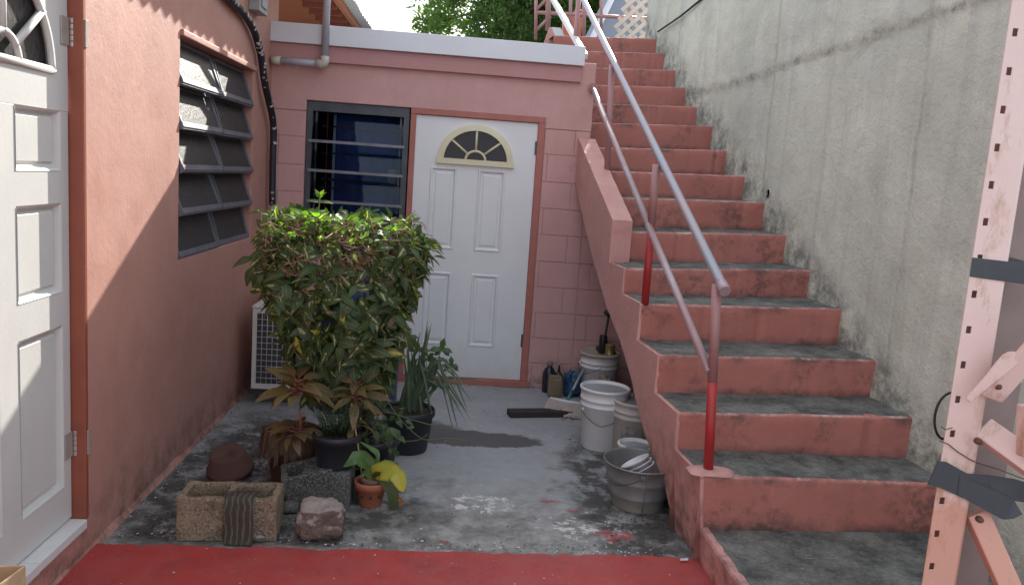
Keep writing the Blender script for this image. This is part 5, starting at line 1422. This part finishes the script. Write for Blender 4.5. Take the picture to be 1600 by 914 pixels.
# ------------------------------------------------------------------ BLOCKS, ROCK, RUBBLE
def hollow_block(c, rz, w_, dp, h, m, label, tilt=None):
    o_ = MB(); t = .032
    us = [0, t, w_ / 2 - t * .45, w_ / 2 + t * .45, w_ - t, w_]; vs_ = [0, t, dp - t, dp]
    cellsolid(o_, us, vs_, lambda i, j: j == 1 and i in (1, 3), lambda u, v, tt: Vector((u, v, tt)), 0, h)
    R3 = Matrix.Rotation(rz, 3, 'Z') if tilt is None else Matrix.Rotation(rz, 3, 'Z') @ tilt
    o_.v = [R3 @ v + Vector(c) for v in o_.v]
    ob = o_.build('concrete_block', m, bevel=.009, origin=c); tag(ob, label, 'concrete block')
    # chipped, uneven surface
    bm = bmesh.new(); bm.from_mesh(ob.data)
    bmesh.ops.triangulate(bm, faces=[f for f in bm.faces if len(f.verts) > 4])
    bmesh.ops.subdivide_edges(bm, edges=[e for e in bm.edges if e.calc_length() > .05], cuts=3, use_grid_fill=True)
    for v in bm.verts: v.co += Vector((nz(*(v.co * 31)), nz(*(v.co * 29 + Vector((4, 4, 4)))), nz(*(v.co * 33 + Vector((9, 1, 2)))))) * .0065
    bm.to_mesh(ob.data); bm.free(); return ob
cp0 = at_z(274, 846, 0)
hollow_block((cp0.x, cp0.y, 0), R_(3), .415, .20, .195, M['cinder'], 'brown hollow concrete block at the red floor edge, ragged cloth over it')
q = at_z(432, 812, 0)
hollow_block((q.x + .03, q.y + .13, -.02), R_(12), .24, .17, .17, M['cinder_dark'], 'broken grey hollow block tilted behind the cloth covered block', tilt=Matrix.Rotation(R_(-14), 3, 'Y') @ Matrix.Rotation(R_(8), 3, 'X'))
# cloth strip draped over the block
cl = MB(); xa = at_y(351, 800, cp0.y).x; xb = at_y(396, 800, cp0.y).x; fy = cp0.y + (xa - cp0.x) * .05; path = [(.12, .185), (.06, .200), (.02, .205), (-.006, .202), (-.014, .19), (-.018, .14), (-.017, .08), (-.019, .03), (-.024, .010), (-.030, .008)]
nu = 16; vs = []
for (dy, z) in path:
    for i in range(nu + 1):
        f = i / nu; r = .005 * math.sin(f * 22 + z * 8) + .003 * nz(f * 9, z * 20)
        wv = 1 + .10 * nz(z * 9, 3); x = xa + (xb - xa) * (.5 + (f - .5) * wv) - (.15 - z) * -.02
        vs.append((x, fy + dy - abs(r) - .003, z + (abs(r) if z > .19 else 0)))
cl.add(vs, [(j * (nu + 1) + i, (j + 1) * (nu + 1) + i, (j + 1) * (nu + 1) + i + 1, j * (nu + 1) + i + 1) for j in range(len(path) - 1) for i in range(nu)], smooth=True)
o = cl.build('ragged_cloth', M['cloth'], origin=((xa + xb) / 2, fy, 0)); fix_normals(o)
o = tag(o, 'dirty striped strip of cloth hanging over the front of the hollow block', 'cloth')
md = o.modifiers.new('thickness', 'SOLIDIFY'); md.thickness = .003; md.offset = 0
def rocky(name, c, sx, sy, sz, seed, m, label, cat, rz=0, sub=4, amp=.12, sharp=1.0, group=None, sq=.25):
    bm = bmesh.new(); bmesh.ops.create_icosphere(bm, subdivisions=sub, radius=1)
    for v in bm.verts:
        d = v.co.copy(); n_ = d / max(abs(d.x), abs(d.y), abs(d.z)); d = d.lerp(n_, .35 + sq)
        k = 1 + amp * nz(d.x * 1.3 + seed, d.y * 1.3, d.z * 1.3) * 2 + amp * .35 * nz(d.x * 4 + seed, d.y * 4, d.z * 4) + amp * .15 * nz(d.x * 11, d.y * 11 + seed, d.z * 11)
        v.co = Vector((d.x * sx, d.y * sy, d.z * sz)) * k
    zmin = min(v.co.z for v in bm.verts)
    for v in bm.verts: v.co.z = max(v.co.z - zmin - .1 * sz, -.004)
    bmesh.ops.rotate(bm, verts=bm.verts, matrix=Matrix.Rotation(rz, 3, 'Z'))
    for f in bm.faces: f.smooth = True
    me = bpy.data.meshes.new(name); bm.to_mesh(me); bm.free(); me.materials.append(m)
    o = bpy.data.objects.new(name, me); o.location = c; col.objects.link(o); tag(o, label, cat, group); return o
rp_ = at_z(494, 852, 0)
rocky('rock', (rp_.x, rp_.y + .07, 0), .097, .072, .078, 4, M['rock'], 'pale crusted rock on the ground between the hollow block and the orchid', 'rock', R_(12), sub=5, amp=.17, sq=.18)
p = at_z(405, 848, 0); rocky('pebble', (p.x, p.y + .01, .004), .022, .014, .016, 2, M['rock'], 'small white chip of stone at the foot of the ragged cloth', 'stone', .1, sub=2, amp=.1)
for i, (px, py, s, lab) in enumerate(((452, 800, .04, 'small dark rubble lump behind the gap between block and rock'), (478, 822, .022, 'little grey rubble piece just left of the pale rock'), (440, 845, .018, 'tiny dark stone on the soil near the rock'), (377, 850, .016, 'tiny grey stone directly under the cloth end'), (425, 838, .02, 'grey stone chip right of the white chip'))):
    p = at_z(px, py, 0); rocky('rubble', (p.x, p.y, 0), s, s * .8, s * .7, i * 3 + 1, M['cinder_dark'], lab, 'rubble', i, sub=2, amp=.2, group='rubble by the hollow block')
# upturned old terracotta pot
up = at_z(352, 753, 0) + Vector((0, .1, 0))
o = MB().lathe((up.x, up.y, 0), [(.118, 0), (.118, .028), (.106, .030), (.088, .105), (.083, .108), (.018, .106), (.016, .10), (.0005, .10)], 30).build('upturned_pot', M['terracotta_old'], origin=(up.x, up.y, 0)); tag(o, 'old terracotta pot turned upside down behind the hollow block', 'flower pot')
o.rotation_euler = (R_(17), R_(-6), 0); o.location.z = .028
# leaf litter
mb = MB(); rnd2 = random.Random(5)
for q in range(2600):
    if q < 1500: x, y = rnd2.gauss(-1.0, .17), rnd2.gauss(4.2, .38)
    elif q < 2150: x, y = rnd2.uniform(-1.32, -.42), rnd2.gauss(3.42, .09)
    else: x, y = rnd2.gauss(1.0, .1), rnd2.uniform(3.4, 5.4)
    if x < XW + .03 or x > 1.09 or y < 3.30: continue
    s = rnd2.uniform(.003, .013); a = rnd2.uniform(0, 6.3); z = rnd2.uniform(.002, .012)
    v = [Vector((math.cos(a + t) * s * k, math.sin(a + t) * s * k * .6, 0)) for t, k in ((0, 1.3), (1.5, .7), (3.1, 1.2), (4.6, .6))]
    mb.add([(x + e.x, y + e.y, z + rnd2.uniform(-.002, .006)) for e in v], [(0, 1, 2, 3)], mi=0 if rnd2.random() < .6 else 1)
for q in range(900):
    r = rnd2.random()
    if r < .4: x, y = rnd2.uniform(-1.3, 1.05), 3.31 + abs(rnd2.gauss(0, .05))
    elif r < .6: x, y = XW + .03 + abs(rnd2.gauss(0, .04)), rnd2.uniform(3.3, 6)
    elif r < .8: x, y = rnd2.uniform(-.3, 1.0), 6.1 - abs(rnd2.gauss(0, .05))
    else: x, y = rnd2.uniform(-.4, 1.0), rnd2.uniform(3.3, 6.)
    s = rnd2.uniform(.002, .008); a = rnd2.uniform(0, 6.3)
    v = [Vector((math.cos(a + t) * s * k, math.sin(a + t) * s * k * .8, 0)) for t, k in ((0, 1.3), (1.5, .7), (3.1, 1.2), (4.6, .6))]
    mb.add([(x + e.x, y + e.y, .006 + rnd2.uniform(0, .005)) for e in v], [(0, 1, 2, 3)], mi=rnd2.choice((0, 1, 2)))
for q in range(60):
    x, y = rnd2.uniform(-1.2, 1.0), rnd2.uniform(2.7, 3.22); s = rnd2.uniform(.002, .006); a = rnd2.uniform(0, 6.3)
    mb.add([(x + math.cos(a + t) * s * k, y + math.sin(a + t) * s * k, .014 + .002 * k) for t, k in ((0, 1.3), (1.5, .7), (3.1, 1.2), (4.6, .6))], [(0, 1, 2, 3)], mi=rnd2.choice((1, 2)))
mb.build('leaf_litter', [M['litter'], M['gravel'], M['bowl']], kind='stuff')
mb = MB()
for q in range(16):
    p = at_z(rnd2.uniform(300, 450), rnd2.uniform(842, 856), .004); a = rnd2.uniform(-.5, .5); L = rnd2.uniform(.03, .07)
    mb.tube([p, p + Vector((L * .5, L * .4 * math.sin(a) + .004, .006)), p + Vector((L, L * math.sin(a), .001))], .0011, 5)
o = mb.build('dry_grass', M['sack'], kind='stuff')
p = at_z(1068, 878, .01); o = MB().add([p + Vector(v) for v in ((-.02, -.008, .012), (.018, -.004, .012), (.022, .010, .016), (-.012, .008, .014))], [(0, 1, 2, 3)]).build('paper_scrap', M['bowl'], origin=p); tag(o, 'white scrap lying on the red floor edge by the stair curb', 'scrap')

# ------------------------------------------------------------------ BUCKETS AND TUB
def pail(c, r0, r1, h, m, label, group='plastic buckets by the stairs', handle=True, lidded=False, bands=True, hz=None):
    t = empty('bucket', c, label, 'bucket', group)
    pr = [(r0 * .96, 0), (r0, .008)]
    def rr(z): return r0 + (r1 - r0) * z / h
    for z in ((h * .70, h * .80) if bands else ()): pr += [(rr(z), z), (rr(z) + .005, z + .002), (rr(z) + .005, z + .010), (rr(z), z + .013)]
    pr += [(rr(h) , h - .018), (rr(h) + .006, h - .016), (rr(h) + .006, h - .003), (rr(h) + .003, h)]
    MB().lathe(c, pr + ([(0.0005, h - .003)] if lidded else [(r1 - .004, h), (r1 - .006, h - .02)]), 44).build('shell', m, t)
    if not lidded: MB().lathe(c, [(r1 - .006, h - .019), (r0 - .004, .012), (.0005, .012)], 44).build('inside', M['bucket_in'], t)
    else:
        MB().lathe((c[0], c[1], c[2] + h), [(r1 + .010, -.012), (r1 + .011, .010), (r1 + .004, .014), (r1 - .002, .012), (r1 - .010, .004), (.0005, .004)], 44).build('lid', M['lid'], t)
    return t, rr
def bail(t, c, r, z, drop, a0=200, a1=340, rad=.0022):
    A = Vector((c[0] + r * math.cos(R_(a0)), c[1] + r * math.sin(R_(a0)), c[2] + z)); B = Vector((c[0] + r * math.cos(R_(a1)), c[1] + r * math.sin(R_(a1)), c[2] + z)); pts = []
    for i in range(15):
        f = i / 14; a = R_(a0 + (a1 - a0) * f); rr_ = r + .012
        pts.append((c[0] + rr_ * math.cos(a), c[1] + rr_ * math.sin(a), c[2] + z - drop * (1 - abs(2 * f - 1) ** 1.3)))
    MB().tube(pts, rad, 7).build('handle', M['wire'], t)
    for P_ in (A, B): MB().lathe(P_, [(.012, -.006), (.012, .006), (.001, .006)], 10, M_=Matrix.Rotation(R_(90), 3, 'X')).build('handle_ear', M['bucket'], t)
# back bucket with lid
k1 = at_z(936, 628, 0) + Vector((0, .14, 0)); k1.z = 0
t, rr = pail(tuple(k1), .125, .143, .345, M['bucket'], 'white lidded bucket standing farthest back with two tins on its lid', lidded=True)
bail(t, tuple(k1), .143, .255, .06, 160, 262)
c = (k1.x + .012, k1.y - .03, .351)
o = MB().lathe(c, [(.027, 0), (.030, .003), (.030, .135), (.027, .14), (.0005, .14)], 24).build('black_can', M['blackcan'], origin=c); tag(o, 'tall black can on the bucket lid, left of the brass tin', 'can')
c = (k1.x + .062, k1.y - .065, .351)
o = MB().lathe(c, [(.036, 0), (.038, .002), (.036, .005), (.036, .074), (.039, .077), (.038, .082), (.030, .080), (.0005, .079)], 28).build('brass_tin', M['brass'], origin=c); tag(o, 'short brass coloured tin on the bucket lid beside the black can', 'tin')
# tall white bucket
k2 = at_z(943, 707, 0) + Vector((.0, .12, 0)); k2.z = 0
t, rr = pail(tuple(k2), .124, .150, .385, M['bucket'], 'tall clean white bucket in the middle of the row, handle hanging in front')
bail(t, tuple(k2), .138, .245, .075, 196, 318)
mb = MB(); n = 10; vs = []
for i in range(n + 1):
    a = R_(238 + 40 * i / n)
    for z in (.215, .232): r = rr(z) + .0015; vs.append((k2.x + r * math.cos(a), k2.y + r * math.sin(a), z + .03))
mb.add(vs, [(2 * i, 2 * i + 2, 2 * i + 3, 2 * i + 1) for i in range(n)]); mb.build('printed_strip', plain('faded_grey_print', (.46, .46, .47), .5, var=.4, scale=60), t)
# stained bucket
k3 = at_z(992, 716, 0) + Vector((.0, .08, 0)); k3.z = 0
t, rr = pail(tuple(k3), .125, .143, .345, M['bucket_dirty'], 'stained off white bucket with a torn grey label, right against the stairs')
mb = MB(); n = 10; vs = []
for i in range(n + 1):
    a = R_(222 + 40 * i / n)
    for z in (.085 + .006 * nz(i), .205 + .006 * nz(i, 4)): r = rr(z) + .0018; vs.append((k3.x + r * math.cos(a), k3.y + r * math.sin(a), z))
mb.add(vs, [(2 * i, 2 * i + 2, 2 * i + 3, 2 * i + 1) for i in range(n)]); mb.build('torn_label', M['label'], t)
# small bucket behind the tub
k4 = at_z(1000, 775, 0) + Vector((.02, .27, 0)); k4.z = 0
t, rr = pail(tuple(k4), .075, .098, .20, M['bucket'], 'small white bucket squeezed between the metal tub and the stairs', bands=False)
# galvanised tub
k5 = at_z(1006, 808, 0) + Vector((.0, .165, 0)); k5.z = 0
tb = empty('metal_tub', tuple(k5), 'dull galvanised metal tub with a wire handle at the foot of the stairs', 'tub')
r0, r1, h = .132, .186, .24
def tr(z): return r0 + (r1 - r0) * z / h
pr = [(r0 * .93, .008), (r0, 0), (r0 + .003, .006), (r0, .012)]
for z in (.075, .155): pr += [(tr(z) - .0, z - .006), (tr(z) + .0035, z), (tr(z), z + .006)]
pr += [(r1 - .001, h - .012), (r1 + .005, h - .010), (r1 + .007, h - .004), (r1 + .004, h), (r1 - .001, h - .003), (r1 - .004, h - .014), (r0, .014), (.0005, .014)]
MB().lathe(tuple(k5), pr, 52).build('shell', M['tub'], tb)
MB().tube([(k5.x + tr(z) * math.cos(R_(268)), k5.y + tr(z) * math.sin(R_(268)) - .0015, z) for z in (.01, .1, .2, h - .012)], .0022, 6).build('seam', M['tub'], tb)
A = Vector((k5.x + (tr(.205) + .006) * math.cos(R_(262)), k5.y + (tr(.205) + .006) * math.sin(R_(262)), .205))
MB().box((A.x - .012, A.y - .004, A.z - .010), (A.x + .012, A.y + .006, A.z + .012)).build('handle_ear', M['tub'], tb, bevel=.003)
pts = []
for i in range(13):
    f = i / 12; a = R_(262 - 66 * f); r = tr(.2) + .012; pts.append((k5.x + r * math.cos(a), k5.y + r * math.sin(a), .205 - .062 * math.sin(min(1, f * 1.15) * math.pi * .55)))
MB().tube(pts, .0028, 8).build('handle', M['wire'], tb)
# nested bowls leaning in the tub
for i in range(3):
    Rm = Matrix.Rotation(R_(-30), 3, 'Y') @ Matrix.Rotation(R_(-14), 3, 'X')
    off = Rm @ Vector((0, 0, -.021 * i))
    c = (k5.x - .045 + off.x + .004 * i, k5.y - .055 + off.y, .252 + off.z)
    o = MB().lathe(c, [(.001, -.075), (.040, -.075), (.073, -.004), (.078, -.004), (.079, .001), (.074, .002), (.070, -.004), (.038, -.07), (.001, -.07)], 32, M_=Rm).build('white_bowl', M['bowl'], origin=c)
    tag(o, ('topmost of the nested white plastic bowls leaning in the metal tub', 'middle one of the nested white plastic bowls in the metal tub', 'lowest of the nested white plastic bowls in the metal tub')[i], 'bowl', 'nested white bowls in the metal tub')

# ------------------------------------------------------------------ CORNER CLUTTER
def bottle(name, px, py, y, prof_, mats, label, cat, sx=1., sy=1.):
    c = at_z(px, py, 0); c.y = y; c.x = at_y(px, py, y).x; c.z = 0
    Ms = Matrix.Diagonal((sx, sy, 1))
    t = empty(name, c, label, cat)
    MB().lathe(c, prof_[0], 24, M_=Ms).build('body', mats[0], t); MB().lathe(c, prof_[1], 20).build('cap', mats[1], t); return t
bottle('dark_bottle', 857, 600, 6.02, ([(.045, 0), (.05, .006), (.05, .15), (.035, .185), (.018, .2), (.018, .212), (.0005, .212)], [(.022, .206), (.022, .238), (.0005, .24)]), (M['bottle_dark'], M['sack']), 'dark bottle with a pale cap in the corner right of the white door', 'bottle')
bottle('thin_dark_bottle', 872, 598, 6.0, ([(.03, 0), (.033, .005), (.033, .14), (.014, .17), (.0005, .17)], [(.009, .168), (.007, .22), (.0005, .225)]), (M['bottle_dark'], M['bottle_dark']), 'thin dark bottle with a pointed nozzle between the jug and the blue bag', 'bottle')
c = at_y(866, 612, 5.9); c.z = 0
t = empty('tan_jug', c, 'square shouldered tan plastic jug standing beside the broom head', 'jug')
MB().box((c.x - .052, c.y - .04, 0), (c.x + .052, c.y + .04, .15)).build('body', M['bottle_tan'], t, bevel=.014)
MB().box((c.x - .045, c.y - .034, .1505), (c.x + .045, c.y + .034, .162)).build('shoulder', M['bottle_tan'], t, bevel=.005)
c = at_y(893, 612, 5.92); c.z = 0
o = rocky('blue_bag', c, .062, .05, .095, 6, M['blue_bag'], 'crumpled blue plastic bag between the jug and the lidded bucket', 'bag', .3, sub=4, amp=.22)
c = at_y(900, 600, 6.02); c.z = 0
o = rocky('beige_sack', c, .06, .04, .105, 9, M['sack'], 'beige sack slumped behind the blue bag against the annex wall', 'sack', .1, sub=3, amp=.12)
c = Vector((1.19, 5.99, 0))
o = rocky('dark_bag', c, .07, .09, .20, 14, M['bottle_dark'], 'dark bag pushed under the stairs behind the lidded bucket', 'bag', .2, sub=4, amp=.15)
c = Vector((1.085, 5.42, 0)); o = rocky('brown_cloth_bundle', c, .06, .06, .13, 3, M['bottle_tan'], 'crumpled brown bundle with a white top beside the stairs behind the buckets', 'bundle', .8, sub=4, amp=.25)
# broom lying on its side
bm_ = empty('broom', at_z(880, 640, 0), 'broom with a wide pale bristle head and blue handle lying by the tan jug', 'broom')
a, b = at_y(860, 619, 5.52), at_y(912, 630, 5.42)
a.z = .090; b.z = .085
mb = MB(); n = 14; 
mid = (a + b) / 2
mb.tube([a, a.lerp(mid, .5) + Vector((0, 0, -.004)), mid + Vector((0, 0, -.004)), b], [.011, .014, .014, .012], 10); mb.build('head_bar', M['bowl'], bm_)
mb = MB()
for q in range(520):
    f = rnd.random(); p = a.lerp(b, f) + Vector((rnd.uniform(-.01, .01), rnd.uniform(-.012, .012), 0)); ln = rnd.uniform(.11, .15); d = Vector(((f - .45) * .9 - .08, -.85 + rnd.uniform(-.15, .1), -.62)).normalized()
    e = p + d * ln; e.z = max(e.z, .006); w_ = Vector((.0022, 0, 0))
    mb.add([p - w_, p + w_, e + w_ * 1.6, e - w_ * 1.6], [(0, 1, 2, 3)])
mb.build('bristles', M['broom'], bm_, kind='stuff')
h0_ = a.lerp(b, .52) + Vector((0, .0, .008)); h1_ = at_y(906, 588, 5.78)
MB().tube([h0_, h0_.lerp(h1_, .4)], [.013, .010], 10).build('socket', M['teal'], bm_)
MB().tube([h0_.lerp(h1_, .3), h1_, h1_ + (h1_ - h0_) * .4], .0095, 10).build('handle', M['broom_handle'], bm_)
# brush standing head up in the corner
c = at_y(952, 487, 6.0); t = empty('long_brush', (c.x - .02, 5.98, 0), 'dark long handled brush leaning head up in the corner behind the buckets', 'brush')
MB().tube([(k1.x + .10, 5.95, .2), at_y(946, 524, 6.0), c], .009, 8).build('handle', M['blackcan'], t)
MB().lathe((c.x + .01, c.y, c.z - .01), [(.001, -.03), (.035, -.02), (.048, .0), (.04, .02), (.001, .03)], 16, M_=Matrix.Diagonal((1.1, .7, 1))).build('brush_head', M['bottle_dark'], t)
# plank
a, b = at_z(797, 653, 0), at_z(898, 652, 0)
d = (b - a).normalized(); s = Vector((-d.y, d.x, 0)) * .10
mb = MB(); mb.hexa([a, b, b + s, a + s], [v + Vector((0, 0, .04)) for v in (a, b, b + s, a + s)]); o = mb.build('plank', M['wood_dark'], bevel=.004, origin=a); tag(o, 'blackened timber offcut lying on the floor in front of the broom', 'plank')
